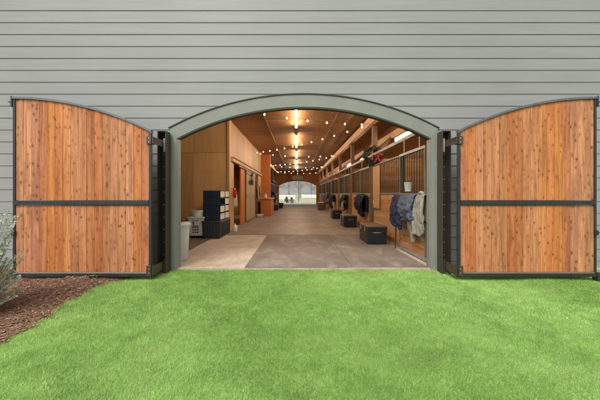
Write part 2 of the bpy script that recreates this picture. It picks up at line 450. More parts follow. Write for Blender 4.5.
def chip_mat():
    t = NT('bark chips'); g = t.n('NewGeometry')
    col = t.ramp(g.outputs['Random Per Island'], [(0, (.08, .043, .027)), (.5, (.23, .125, .08)), (.85, (.34, .20, .13)), (1, (.52, .39, .28))])
    return t.done(col, .8, .2)
M['chip'] = chip_mat()
n = 15000; V = np.empty((n, 2, 3, 3), np.float32); k = 0
rr = random.Random(5)
while k < n:
    y = -rr.random()**1.1*4.2; ex = edge_x(y); x = ex+.05-rr.random()**1.25*(ex+6.2)
    z = mz(x, y)+.006; L = rr.uniform(.012, .045); Wd = rr.uniform(.005, .014); a = rr.uniform(0, 2*PI); tz = rr.uniform(-.35, .35)*L
    dx, dy = math.cos(a), math.sin(a); q = [(-1,-1),(1,-1),(1,1),(-1,1)]
    P = [(x+dx*L*i*.5-dy*Wd*j*.5, y+dy*L*i*.5+dx*Wd*j*.5, z+tz*i*.5+rr.uniform(0, .006)) for i, j in q]
    V[k, 0] = [P[0], P[1], P[2]]; V[k, 1] = [P[0], P[2], P[3]]; k += 1
ch = tri_object('bark_chips', V.reshape(-1, 3), M['chip']); ch['kind'] = 'stuff'

# ------------------------------------------------------------------ barn shell
HW = 7.6; HO = 2.25; SPR = 2.30; RAD = 4.80; ZC = -1.94
CEIL = 3.92; Y1 = 29.0; EAVE = 5.6
def arc(x, r=RAD): return ZC+math.sqrt(max(0, r*r-x*x))
barn = thing('barn', 'grey green lap sided barn with an arched opening and a lit stable aisle', 'barn', (0, 0, 0))
# lap siding on the front: every course is one tilted board, cut by the arch
LAP = .2125; Z0 = 3.097
def courses(mb, ya, sgn, x0, x1, cut):
    k0 = int(math.floor((-.12-Z0)/LAP)); rj = random.Random(3)
    for k in range(k0, 26):
        zb = Z0+k*LAP; zt = zb+LAP
        if zb > 8.9: break
        lim = HW if zb < EAVE else HW*(1-(zb-EAVE)/3.2)
        if lim < .2: break
        xa, xb = max(x0, -lim), min(x1, lim)
        # spans outside the opening: the ends are cut on a slant under the arch trim
        top = arc(0, RAD+.11); ha = hb = 0
        if cut and zb < top:
            hc = lambda z: 0.0 if z >= top else min(2.33, math.sqrt(max(0, (RAD+.11)**2-(z-ZC)**2))) if z > SPR-.1 else 2.33
            ha, hb = hc(zb), hc(zt+.012)
            spans = [(xa, -ha), (ha, xb)]
        else: spans = [(xa, xb)]
        for a, b in spans:
            if b-a < .05: continue
            cuts = [a]; j = a+rj.uniform(1.2, 3.6)
            
            cuts.append(b)
            for p, q in zip(cuts, cuts[1:]):
                p2, q2 = p+(.0008 if p > a else 0), q-(.0008 if q < b else 0)
                yb, yt, th = ya-sgn*.0145, ya-sgn*.003, .010
                if sgn < 0: yb, yt = ya+.017, ya+.003
                s = sgn; pt, qt = p2, q2
                if ha and a < 0 and b <= 0: qt = -hb
                if ha and a >= 0: pt = hb
                vs = [(p2, yb, zb), (q2, yb, zb), (qt, yt, zt+.012), (pt, yt, zt+.012),
                      (p2, yb+s*th, zb), (q2, yb+s*th, zb), (qt, yt+s*.003, zt+.012), (pt, yt+s*.003, zt+.012)]
                mb.add(vs, [(0,1,2,3),(7,6,5,4),(0,4,5,1),(3,2,6,7),(0,3,7,4),(1,5,6,2)])
sd_ = MB(); courses(sd_, -.004, 1, -HW, HW, True); sd_.build('lap_siding', M['siding'], barn)
def wall_outline(mb, y0, y1, hx):
    N = 24; xs = [-hx+2*hx*i/N for i in range(N+1)]
    mb.box(-HW, -hx, y0, y1, -.2, SPR); mb.box(hx, HW, y0, y1, -.2, SPR)
    lo = [(-HW, SPR), (-hx, SPR)]+[(x, max(SPR, arc(x))) for x in xs[1:-1]]+[(hx, SPR), (HW, SPR)]
    hi = [(p[0], EAVE) for p in lo]
    mb.strip(lo, hi, y0, y1)
    mb.prism([(-HW, EAVE), (HW, EAVE), (0, EAVE+3.2)], y0, y1)
fw = MB(); wall_outline(fw, 0, .075, HO+.02); fw.build('front_wall', M['trim'], barn)
# interior plywood lining on the front wall's back and the far end wall
bw = MB(); wall_outline(bw, Y1, Y1+.2, HO); bw.build('end_wall', M['ply_red'], barn)
ow = MB(); ow.box(-HW, -HW+.2, .08, Y1, -.2, EAVE); ow.box(HW-.2, HW, .08, Y1, -.2, EAVE); ow.build_each('side_wall', M['siding'], barn)
rf = MB(); rf.prism([(-HW-.5, EAVE-.21), (0, EAVE+3.2), (HW+.5, EAVE-.21), (HW+.5, EAVE-.03), (0, EAVE+3.42), (-HW-.5, EAVE-.03)], -.6, Y1+.8)
rf.build('roof', M['roof'], barn)
# arch trim and jambs
tr = MB(); N = 40
xs = [-HO+2*HO*i/N for i in range(N+1)]
lo = [(x, arc(x)) for x in xs]; hi = []
for i, (x, z) in enumerate(lo):
    a = math.atan2(x, z-ZC); hi.append(((RAD+.222)*math.sin(a), ZC+(RAD+.222)*math.cos(a)))
hi[0] = (-2.395, 2.475); hi[-1] = (2.395, 2.475)
tr.strip(lo, hi, -.036, -.001); tr.build('arch_trim', M['trim'], barn, bevel=.004)
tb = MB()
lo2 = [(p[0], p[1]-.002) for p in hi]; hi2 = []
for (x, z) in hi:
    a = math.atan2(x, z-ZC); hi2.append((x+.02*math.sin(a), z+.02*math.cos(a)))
tb.strip(hi, hi2, -.052, -.001); tb.build('drip_cap', M['flashing_shade'], barn, bevel=.003)
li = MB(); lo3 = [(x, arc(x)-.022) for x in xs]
li.strip(lo3, [(x, arc(x)-.001) for x in xs], -.03, .085); li.build('arch_lining', M['flashing_shade'], barn)  # lining takes the dark tone to carry the shade under the arch
for s in (-1, 1):
    j = MB(); a, b = sorted((s*HO, s*2.385)); j.box(a, b, -.0335, -.001, -.06, 2.44)
    a, b = sorted((s*(HO-.022), s*(HO-.001))); j.box(a, b, -.03, .085, 0, SPR-.002)
    j.build('jamb_trim', M['trim'], barn, bevel=.004)
# floor slab of the barn
fl = MB(); fl.box(-HW+.2, HW-.2, -.03, Y1+.2, -.2, 0)
structure(fl.build('floor', M['concrete']))
# ceiling: plywood sheets with battens
cl = MB(); ysh = [.08+2.44*i for i in range(13)]
xsh = [-7.4, -6.1, -4.88, -3.66, -2.44, -1.22, 0, 1.22, 2.44, 3.66, 4.88, 6.1, 7.4]
for i in range(len(ysh)-1):
    for k in range(len(xsh)-1):
        cl.box(xsh[k]+.002, xsh[k+1]-.002, ysh[i]+.002, min(Y1, ysh[i+1])-.002, CEIL+.0005*((i+k) % 3), CEIL+.02)
cl.box(-7.4, 7.4, .08, Y1, CEIL+.024, CEIL+.05)
cl.build('ceiling', M['ply_ceil'], barn)
bt = MB()
for x in (-1.22, 1.22):
    bt.box(x-.02, x+.02, .22, Y1-.01, CEIL-.016, CEIL-.001)
for y in ysh[1:-1]:
    bt.box(-2.44, 2.2, y-.012, y+.012, CEIL-.008, CEIL-.001)
bt.build('ceiling_batten', M['ply_ceil'], barn)
# left: alcove back wall and corridor wall, in plywood sheets with visible joints
LW = -2.47
aw = MB()
for i, x in enumerate((-7.36, -6.14, -4.92, -3.70)):
    for z0, z1 in ((0, 2.73), (2.742, CEIL-.002)):
        aw.box(x+.003, x+1.217, 4.75, 4.80, z0, z1)
aw.box(-7.4, LW, 4.802, 4.9, 0, CEIL-.003)
aw.build('alcove_wall', M['ply_wall'], barn)
cw = MB(); YE = 13.55
ysx = [4.96+1.22*i for i in range(8)]
for a, b in zip(ysx, ysx[1:]):
    cw.box(LW-.05, LW, a+.006, min(b, YE)-.006, 2.62, CEIL-.002)
cw.box(LW-.2, LW-.053, 4.9, YE, 2.62, CEIL-.003)
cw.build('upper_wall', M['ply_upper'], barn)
cp = MB(); cp.box(LW-.06, LW+.03, 4.71, 4.95, 0, CEIL-.004); cp.build('corner_board', M['lumber_v'], barn, bevel=.006)
hd = MB(); hd.box(LW-.06, LW+.10, 4.96, YE, 2.47, 2.60); hd.box(LW-.06, LW+.15, 4.962, YE-.002, 2.602, 2.63); hd.build('header_ledge', M['lumber'], barn, bevel=.006)
lw = MB()
for a, b in ((5.0, 5.45), (12.15, YE)):
    lw.box(LW-.12, LW+.015, a, b, 0, 2.465)
lw.build_each('corridor_post', M['lumber_v'], barn, bevel=.006)
# rooms behind the openings
rm = MB(); rm.box(-7.4, LW-.9, 4.95, 5.0, 0, CEIL-.01); rm.box(LW-1.6, LW-1.5, 5.0, YE, 0, CEIL-.01); rm.box(-7.4, LW-.0, YE, YE+.12, 0, CEIL-.005)
rm.build_each('room_wall', M['ply_wall'], barn)
dp = MB()
for i in range(6): dp.box(LW-.05, LW+.005, 6.85+.155*i+.002, 6.85+.155*(i+1)-.002, 0.02, 2.465)
dp.build('brown_panel', M['ply_red'], barn)
rp = MB(); rp.box(LW+.002, -1.86, YE+.04, YE+.2, 0, CEIL-.006); rp.build('pilaster_wall', M['ply_red'], barn)
# right: beam over the stall posts, purlin carrying the stall lights
RW = 2.38
for x0, x1, z0, z1, nm in ((2.26, 2.42, 3.58, 3.84, 'beam'), (3.0, 3.12, 3.13, 3.36, 'purlin')):
    b_ = MB(); b_.box(x0, x1, .25, Y1-.01, z0, z1); b_.build(nm, M['lumber'], barn, bevel=.01)
b_ = MB(); b_.box(-2.42, -2.26, YE+.25, Y1-.01, 3.58, 3.84); b_.build('beam', M['lumber'], barn, bevel=.01)
BAY = 3.68; PY = [4.35+BAY*i for i in range(7)]
for i, y in enumerate([.19]+PY):
    for s in (1, -1):
        if s < 0 and y < YE+.3: continue
        p = MB(); a, b = sorted((s*2.385, s*2.54)); p.box(a, b, y-.08, y+.08, 0, 3.575); p.build('timber_post', M['post'], barn, bevel=.012)
        # knee brace out over the stall
        k = MB(); k.tube([(s*2.56, y, 2.75), (s*3.1, y, 3.22), (s*3.6, y, 3.55)], [.07, .07, .07], 4); k.build('knee_brace', M['post'], barn)
        q = MB(); a, b = sorted((s*2.55, s*7.38))
        for r_ in range(17): q.box(a, b, y-.02+.001*(r_ % 2), y+.02-.001*(r_ % 2), .02+.145*r_+.002, .02+.145*(r_+1)-.002)
        q.build('stall_partition', M['kick_x'], barn)
# plank lining on outer stall walls
q = MB()
for r_ in range(20): q.box(7.36, 7.395, .22, Y1, .02+.19*r_+.002, .02+.19*(r_+1)-.002)
q.build('outer_lining', M['kick'], barn)
bd = MB(); bd.box(2.6, 7.35, .3, Y1-.1, .001, .03); bd.box(-7.35, -2.6, YE+.3, Y1-.1, .001, .03)
structure(bd.build('stall_bedding_floor', M['bedding']))

# aisle flooring
af = MB(); rj = random.Random(8)
for r_ in range(14):
    ya = 4.0+1.83*r_; yb = min(Y1+.1, ya+1.83)
    for k in range(4):
        xa = LW+1.2075*k; af.box(xa+.002, xa+1.2055, ya+.002, yb-.002, .001, .012+rj.uniform(0, .003))
structure(af.build('aisle_floor', M['aisle']))
def mat_(name, x0, x1, y0, y1, m, label):
    o = MB().box(x0, x1, y0, y1, .001, .014).build(name, m, None, bevel=.004); setp(o, label, 'floor mat'); return o
mat_('rubber_mat', -1.055, .862, -.018, 3.99, M['rubber'], 'wide dusty rubber mat in mid entrance, bordering the bare concrete strip')
mat_('rubber_mat', .868, 2.22, .012, 3.99, M['rubber'], 'rubber mat along the right of the entrance beneath the nearest black trunk')
mat_('rubber_mat', -4.8, -2.62, .95, 4.2, M['rubber_dark'], 'dark brown rubber mat in the left alcove under the tubs and blue drawers')

# loose straw trodden onto the entrance floor
M['straw'] = mottled('straw', (.50, .36, .17), .3, 30, .8, 60, 0)
n = 900; V = np.empty((n, 2, 3, 3), np.float32); rr = random.Random(21)
for k in range(n):
    q = rr.random()
    if q < .5: x, y = -2.2+abs(rr.gauss(0, .45)), .06+abs(rr.gauss(0, .35))
    elif q < .75: x, y = 2.3-abs(rr.gauss(0, .12)), rr.uniform(.05, 12)
    else: x, y = rr.uniform(-2.3, 2.3), rr.uniform(.02, 7)
    x = min(2.33, max(-2.4, x)); L = rr.uniform(.015, .07); a = rr.uniform(0, PI); W = .0022; z = .0165
    dx, dy = math.cos(a)*L/2, math.sin(a)*L/2; px, py = -math.sin(a)*W, math.cos(a)*W
    P = [(x-dx-px, y-dy-py, z), (x+dx-px, y+dy-py, z+.002), (x+dx+px, y+dy+py, z+.002), (x-dx+px, y-dy+py, z)]
    V[k, 0] = [P[0], P[1], P[2]]; V[k, 1] = [P[0], P[2], P[3]]
st_ = tri_object('straw', V.reshape(-1, 3), M['straw']); st_['kind'] = 'stuff'

# ------------------------------------------------------------------ gates
def gate(s, label):
    root = thing('gate', label, 'gate', (s*2.43, -.54, 0), 'arched wooden gates folded back from the opening')
    xh, xo = 2.435, 4.635; yF, yB = -.56, -.515
    zz = lambda x, d=0: arc(xo-x)-d
    def X(a, b): return tuple(sorted((s*a, s*b)))
    nb = 17; w0 = xh+.035; w1 = xo-.035; bwid = (w1-w0)/nb; rj = random.Random(9 if s > 0 else 4)
    for zlo, zhi, nm in ((.075, 1.135, 'lower_boards'), (1.215, None, 'upper_boards')):
        mb = MB()
        for i in range(nb):
            a = w0+bwid*i+.0015; b = w0+bwid*(i+1)-.0015; dy = rj.uniform(0, .003)
            za = zz(a, .03) if zhi is None else zhi; zb = zz(b, .03) if zhi is None else zhi
            pts = [(s*a, zlo), (s*b, zlo), (s*b, zb), (s*a, za)]
            if s < 0: pts = pts[::-1]
            mb.prism(pts, yF+.012+dy, yB-.012+dy)
        mb.build(nm, M['cedar'], root, bevel=.0025)
    f = MB()
    a, b = X(xh, xh+.04); f.box(a, b, yF, yB, .0, zz(xh, .035))
    a, b = X(xo-.038, xo); f.box(a, b, yF, yB, .0, zz(xo, .035))
    f.build_each('side_frame', M['gate_metal'], root, bevel=.004)
    f = MB(); a, b = X(xh+.041, xo-.039); f.box(a, b, yF-.004, yB, .0, .055); f.build('bottom_rail', M['gate_metal'], root, bevel=.004)
    f = MB(); f.add([(a, yF-.004, .057), (b, yF-.004, .057), (b, yF+.012, .073), (a, yF+.012, .073), (a, yB, .057), (b, yB, .057), (b, yB, .073), (a, yB, .073)],
                    [(0,1,2,3),(7,6,5,4),(3,2,6,7),(0,3,7,4),(1,5,6,2),(4,5,1,0)]); f.build('bottom_ledge', M['trunk_lid'], root)
    f = MB(); f.box(a, b, yF-.012, yB+.004, 1.14, 1.21); f.build('mid_rail', M['gate_metal'], root, bevel=.004)
    sc_ = MB()
    for i in range(nb):
        for zc in (1.158, 1.192):
            x = s*(w0+bwid*(i+.5)); sc_.box(x-.006, x+.006, yF-.017, yF-.0125, zc-.006, zc+.006)
    sc_.build_each('screw_head', M['post_steel'], root)
    N = 20; xs_ = [xh+(xo-xh)*i/N for i in range(N+1)]
    t = MB(); t.strip([(s*x, zz(x, .033)) for x in xs_], [(s*x, zz(x, 0)) for x in xs_], yF-.012, yB+.02)
    t.build('arched_cap', M['gate_top'], root)
    # latch on the outer stile, corner bracket at the outer top
    l = MB(); a, b = X(xo-.045, xo+.0); l.box(a, b, yF-.03, yF-.001, .66, .74); a, b = X(xo-.005, xo+.03); l.box(a, b, yF-.02, yF-.003, .69, .71)
    l.build('latch', M['gate_metal'], root, bevel=.003)
    l = MB(); a, b = X(xo+.001, xo+.028); l.box(a, b, yF-.01, yB+.01, zz(xo)-.16, zz(xo)+.01); a, b = X(xo+.029, xo+.09); l.box(a, b, yF+.01, yB-.01, zz(xo)-.085, zz(xo)-.07)
    l.build('corner_bracket', M['gate_metal'], root, bevel=.003)
    l = MB(); a, b = X(xo+.003, xo+.045); l.box(a, b, yF-.01, yF+.03, -.05, .07); a, b = X(xo-.01, xo+.075); l.box(a, b, yF-.03, yB+.02, -.055, -.015)
    l.build('drop_foot', M['gate_metal'], root, bevel=.004)
    # strap hinges back to the post: clamp on the stile, flat arm
    for zc, h in ((2.17, .055), (.095, .075)):
        hn = MB(); a, b = X(xh-.012, xh+.075); hn.box(a, b, yF-.014, yF-.0005, zc-h-.01, zc+h+.01)
        hn.box(*X(xh-.012, xh-.001), yF-.014, yB+.03, zc-h-.01, zc+h+.01)
        a0, b0 = xh-.014, 2.40
        pts = [(s*(a0), yF+.0), (s*(a0), yB+.06), (s*(b0+.012), -.165), (s*(b0), -.165), ]
        vs = []
        for zq in (zc-h, zc+h):
            vs += [(s*(xh-.030), yF-.006, zq), (s*(xh-.013), yF-.006, zq), (s*(2.412), -.15, zq), (s*(2.396), -.15, zq)]
        hn.add(vs, [(3,2,1,0),(4,5,6,7),(0,1,5,4),(1,2,6,5),(2,3,7,6),(3,0,4,7)])
        hn.build('hinge_arm', M['post_steel'], root, bevel=.003)
        bo = MB()
        for dz in (-.03, .03): bo.box(*X(xh+.02, xh+.036), yF-.021, yF-.0145, zc+dz-.008, zc+dz+.008)
        bo.build_each('hinge_bolt', M['galv'], root)
    return root
gate(-1, 'cedar board gate in a black steel frame, left of the opening over the mulch')
gate(1, 'cedar board gate in a black steel frame, right of the opening over the lawn')
def gate_post(s, label):
    root = thing('gate_post', label, 'gate post', (s*2.42, -.12, -.06), 'black steel gate posts')
    def X(a, b): return tuple(sorted((s*a, s*b)))
    zt = 2.385
    p = MB(); p.box(*X(2.352, 2.364), -.235, -.056, -.1, zt); p.box(*X(2.488, 2.50), -.235, -.056, -.1, zt); p.build_each('flange', M['post_steel'], root, bevel=.002)
    p = MB(); p.box(*X(2.365, 2.487), -.085, -.058, -.1, zt-.002); p.build('web', M['gate_metal'], root)
    p = MB(); p.box(*X(2.353, 2.499), -.23, -.058, zt+.001, zt+.01); p.build('cap_plate', M['gate_top'], root, bevel=.002)
    for z in [.25+.22*i for i in range(9)]:
        for dx in (2.395, 2.455):
            b = MB(); b.tube([(s*dx, -.098, z), (s*dx, -.086, z)], .009, 8); b.build('bolt', M['bolt'], root)
    p = MB(); p.box(*X(2.37, 2.392), -.24, -.15, 2.03, 2.26); p.build('hinge_plate', M['galv'], root, bevel=.003)
    p = MB(); p.box(*X(2.37, 2.392), -.24, -.15, .0, .2); p.build('hinge_plate', M['post_steel'], root, bevel=.003)
gate_post(-1, 'dark steel channel post left of the opening, carrying the gate over the mulch')
gate_post(1, 'dark steel channel post at the right jamb, holding the gate over the lawn')

# ------------------------------------------------------------------ stall fronts
def stall_front(s, y0, label, BAY=BAY, door=1.52):
    root = thing('stall_front', label, 'stall front', (s*RW, y0+BAY/2, 0), 'stall fronts along the aisle')
    def X(a, b): return tuple(sorted((s*a, s*b)))
    a, b = y0+.09, y0+BAY-.09
    k = MB()
    for r_ in range(9): k.box(*X(RW+.03, RW+.065), a+door, b, .03+.141*r_+.0015, .03+.141*(r_+1)-.0015)
    k.build('kick_planks', M['kick'], root, bevel=.003)
    f = MB(); f.box(*X(RW+.01, RW+.08), a+door, b, 1.302, 1.35); f.box(*X(RW+.01, RW+.08), a, b, 2.22, 2.265)
    f.box(*X(RW+.01, RW+.075), a+door-.03, a+door+.03, .0, 1.30) ; f.box(*X(RW+.01, RW+.075), a+door-.03, a+door+.03, 1.352, 2.218)
    f.build_each('frame', M['stall_frame'], root, bevel=.004)
    g_ = MB(); nb = int((b-a-door)/.135)
    for i in range(1, nb): 
        y = a+door+.03+(b-a-door-.03)*i/nb; g_.tube([(s*(RW+.045), y, 1.351), (s*(RW+.045), y, 2.219)], .0095, 6)
    g_.build('grille', M['stall_bar'], root, smooth=50)
    t = MB(); t.box(*X(RW-.03, RW+.04), a-.06, b+.06, 2.55, 2.63); t.build('door_track', M['stall_frame'], root, bevel=.004)
    # sliding door
    d0, d1 = a+.02, a+door+.02; xd = RW-.045
    dr = MB()
    for zz in ((.02, .085), (2.20, 2.26)): dr.box(*X(xd, xd+.045), d0, d1, *zz)
    dr0 = MB(); dr0.box(*X(xd, xd+.045), d0, d1, 1.27, 1.33); dr0.build('door', M['galv'], root, bevel=.004)
    door_o = [o for o in COL.objects if o.parent == root and o.name.startswith('door') and not o.name.startswith('door_')][-1]
    dr.build_each('door_rail', M['galv'], door_o, bevel=.004)
    u = MB()
    for y in (d0, d1-.045):
        u.box(*X(xd, xd+.045), y, y+.045, .086, 1.269); u.box(*X(xd, xd+.045), y, y+.045, 1.331, 2.199)
    u.build_each('stile', M['stall_frame'], door_o, bevel=.004)
    u = MB()
    for r_ in range(8): u.box(*X(xd+.008, xd+.036), d0+.046, d1-.046, .087+.147*r_+.0015, .087+.147*(r_+1)-.0025)
    u.build('door_planks', M['kick'], door_o, bevel=.003)
    u = MB(); nb = 10
    for i in range(1, nb):
        y = d0+.045+(d1-d0-.09)*i/nb; u.tube([(s*(xd+.022), y, 1.331), (s*(xd+.022), y, 2.199)], .0095, 6)
    u.build('door_grille', M['stall_bar'], door_o, smooth=50)
    u = MB()
    for y in (d0+.25, d1-.3): u.box(*X(xd+.01, xd+.03), y, y+.05, 2.261, 2.60)
    u.build_each('door_hanger', M['stall_frame'], door_o)
    u = MB(); u.box(*X(xd-.02, xd-.001), d1-.04, d1-.015, 1.0, 1.2); u.build('handle', M['stall_bar'], door_o, bevel=.004)
    return root
names_r = ['nearest right stall front, its door hung with grey blue and beige blankets',
           'right stall front behind the second black trunk, dark coats on its door',
           'right stall front behind the black trunk third from the entrance',
           'right stall front midway down the aisle past the third trunk',
           'right stall front beside the mauve blankets far down the aisle',
           'right stall front behind the low beige box near the far archway',
           'last right stall front before the far archway']
for i in range(7): stall_front(1, .67+BAY*i if i else .27, names_r[i], *((BAY, 1.52) if i else (4.08, 1.36)))
names_l = ['left stall front just past the red brown counter', 'left stall front beside the low dark trunk and saddle pad', 'left stall front next before the far archway', 'last left stall front against the far arch wall']
for i in range(4): stall_front(-1, PY[3]-.0-BAY+BAY*i+.0 if False else 14.0+BAY*i, names_l[i])

# pale board beside the first post
nbd = thing('notice_board', 'tall pale plain board on the stall front beside the first brown post', 'board', (2.4, 3.9, .86))
b = MB(); b.box(2.372, 2.39, 3.5, 4.2, .86, 2.2); b.build('panel', M['lumber_v'], nbd, bevel=.003)
b = MB(); b.box(2.355, 2.371, 4.08, 4.14, 1.0, 1.12); b.build('switch_plate', M['white_plastic'], nbd, bevel=.003)
# bridles on the far corridor post
for i, (y, z, l) in enumerate(((10.9, 1.95, 'dark leather bridle hung highest in the gap past the tan door'), (11.4, 1.55, 'dark leather bridle hung lower in the gap past the tan door'), (12.4, 1.75, 'dark leather bridle hung on the light post before the counter'))):
    r_ = thing('bridle', l, 'bridle', (LW+.06, y, z), 'bridles on the left wall')
    b = MB(); b.tube([(LW+.06, y+.10*math.cos(t), z-.28+.26*math.sin(t)) for t in [2*PI*k/16 for k in range(16)]], .017, 6, True); b.build('headpiece', M['brown_cloth'], r_, smooth=60)
    b = MB(); b.tube([(LW+.08, y+.05+.06*math.cos(t), z-.62+.3*math.sin(t)) for t in [2*PI*k/16 for k in range(16)]], .012, 6, True); b.build('rein', M['black_cloth'], r_, smooth=60)
    b = MB(); b.tube([(LW-.02, y, z+.01), (LW+.1, y, z+.01), (LW+.11, y, z+.05)], .012, 6); b.build('hook', M['stall_bar'], r_)
# sliding tan door on the left corridor
td = thing('sliding_door', 'weathered tan plank sliding door on the left wall beneath the lit ledge', 'door', (LW+.06, 9.15, 0))
m_ = MB(); n_ = 16
for i in range(n_): m_.box(LW+.035, LW+.065, 7.81+2.74/n_*i+.002, 7.81+2.74/n_*(i+1)-.002, .04, 2.38)
m_.build('panel', M['door_tan'], td, bevel=.003)
m_ = MB()
for z in (.06, 1.15, 2.22): m_.box(LW+.066, LW+.085, 7.82, 10.54, z, z+.14)
m_.build_each('cross_rail', M['door_tan'], td, bevel=.003)
m_ = MB(); m_.box(LW+.04, LW+.07, 6.2, 12.0, 2.40, 2.455); m_.build('track', M['stall_bar'], td)
m_ = MB(); m_.box(LW+.086, LW+.11, 10.35, 10.4, .95, 1.25); m_.build('handle', M['stall_bar'], td, bevel=.004)

# ------------------------------------------------------------------ lamps
def strip_light(y0, L, x, z, m, label, group):
    root = thing('strip_light', label, 'strip light', (x, y0+L/2, z), group)
    h = MB(); h.box(x-.05, x+.05, y0, y0+L, z+.035, z+.075); h.build('housing', M['housing'], root, bevel=.006)
    t = MB(); t.tube([(x, y0+.03, z), (x, y0+L-.03, z)], .032, 10); t.build('tube', m, root, smooth=50)
    e = MB()
    for y in (y0, y0+L-.028): e.box(x-.042, x+.042, y, y+.028, z-.036, z+.034)
    e.build_each('end_cap', M['housing'], root, bevel=.004)
lab = ['nearest ceiling strip light over the aisle, cut by the arch', 'second ceiling strip light over the aisle from the entrance', 'third ceiling strip light, midway down the aisle', 'fourth ceiling strip light over the aisle from the entrance', 'farthest ceiling strip light, close to the far arch wall']
for i in range(5): strip_light(2.5+4.6*i if i else .5, 3.2 if i else 5.2, -.14, CEIL-.078, M['tube'], lab[i], 'ceiling strip lights down the middle of the aisle')  # first strip's unseen near length is added to light the alcove
lab = ['long strip light over the nearest right stall, at the arch edge', 'strip light just behind the wreath over the right stalls', 'strip light over the right stalls past the wreath', 'strip light over the right stalls near the third post', 'strip light over the right stalls midway along', 'strip light over the right stalls beyond midway', 'strip light over the right stalls towards the far end', 'farthest strip light over the right stalls']
for i, y in enumerate((2.75, 5.5, 8.4, 11.4, 14.6, 18.0, 21.8, 25.6)):
    strip_light(y, 1.3 if i != 2 else 1.7, 3.06, 3.045, M['stall_tube'], lab[i], 'strip lights over the right stalls')

pts = [(-2.46, 1.8), (2.25, 4.15), (-2.45, 10.5), (2.25, 11.5), (-2.3, 17.4), (2.25, 18.5), (-2.3, 23.9), (2.25, 25.0)]
bulb_me = None
labs = ['string of warm bulbs nearest the entrance, rising to the right beam', 'long string of bulbs slanting from the first right post back to the left wall', 'third string of bulbs, crossing above the sliding tan door', 'fourth string of bulbs, slanting away past the red brown counter', 'fifth string of bulbs across the middle aisle', 'sixth string of bulbs slanting away over the far half of the aisle', 'string of bulbs farthest down the aisle by the far arch wall']
for i in range(7):
    (xa, ya), (xb, yb) = pts[i], pts[i+1]
    root = thing('string_light', labs[i], 'string light', ((xa+xb)/2, (ya+yb)/2, 3.6), 'strings of bulbs zigzagging under the ceiling')
    L = math.hypot(xb-xa, yb-ya); nbl = int(L/.62)
    P = lambda t: Vector((xa+(xb-xa)*t, ya+(yb-ya)*t, 3.6-.55*t*(1-t)))
    c = MB(); c.tube([P(k/24) for k in range(25)], .0035, 5); c.build('cable', M['cable'], root)
    for k in range(nbl):
        p = P((k+.5)/nbl)
        if bulb_me is None:
            b = MB(); b.lathe([(.005, -.062), (.016, -.057), (.0215, -.044), (.019, -.03), (.012, -.017), (.009, -.011)], (0, 0), 10)
            o = b.build('bulb', M['bulb'], None, smooth=60); bulb_me = o.data
            s_ = MB(); s_.lathe([(.014, -.012), (.016, .0), (.012, .012)], (0, 0), 8); so_ = s_.build('socket', M['cable'], None, smooth=50)
            so_.parent = o; sock_me = so_.data
        else:
            o = bpy.data.objects.new('bulb', bulb_me); COL.objects.link(o)
            so_ = bpy.data.objects.new('socket', sock_me); COL.objects.link(so_); so_.parent = o
        o.parent = root; o.location = p-Vector(root.location)

# ------------------------------------------------------------------ things on the right
def tack_trunk(x0, x1, y0, y1, h, label, lid, body):
    root = thing('tack_trunk', label, 'trunk', ((x0+x1)/2, (y0+y1)/2, .014), 'tack trunks along the right stalls')
    cx, cy = (x0+x1)/2, (y0+y1)/2; hx, hy = (x1-x0)/2, (y1-y0)/2
    b = MB(); b.frus((cx, cy), (hx*.93, hy*.94), (hx*.985, hy*.985), .016, h-.075); b.build('body', body, root, bevel=.018)
    b = MB(); b.frus((cx, cy), (hx*1.005, hy*1.005), (hx*1.005, hy*1.005), h-.088, h-.03); b.build('lid_rim', body, root, bevel=.01)
    b = MB(); b.frus((cx, cy), (hx*.99, hy*.99), (hx*.93, hy*.95), h-.029, h); b.build('lid', lid, root, bevel=.01)
    for k in (-.5, .5):
        l = MB(); l.box(x0-.012, x0+.004, cy+k*hy-.03, cy+k*hy+.03, h-.15, h-.05); l.build('latch', M['galv'], root, bevel=.003)
    l = MB(); l.tube([(cx-.1, y0+.02, h-.16), (cx-.09, y0-.02, h-.17), (cx+.09, y0-.02, h-.17), (cx+.1, y0+.02, h-.16)], .009, 8); l.build('handle', M['galv'], root, smooth=60)
    for k in (-.45, 0, .45):
        l = MB(); l.frus((cx+k*hx*1.2, y0+.012), (.012, .016), (.012, .006), .05, h-.11); l.build('rib', body, root, bevel=.004)
tack_trunk(1.68, 2.20, 2.2, 3.15, .49, 'black tack trunk with a tan lid nearest the entrance, on the right', M['trunk_lid'], M['black_plastic'])
tack_trunk(1.70, 2.22, 5.9, 6.85, .48, 'black tack trunk second from the entrance, below the dark coats', M['trunk_lid'], M['black_plastic'])
tack_trunk(1.72, 2.24, 9.55, 10.45, .47, 'all black tack trunk third from the entrance on the right', M['black_plastic'], M['black_plastic'])
tack_trunk(1.6, 2.2, 17.4, 18.4, .62, 'low beige trunk on the right near the far archway', M['cream'], M['trunk_lid'])

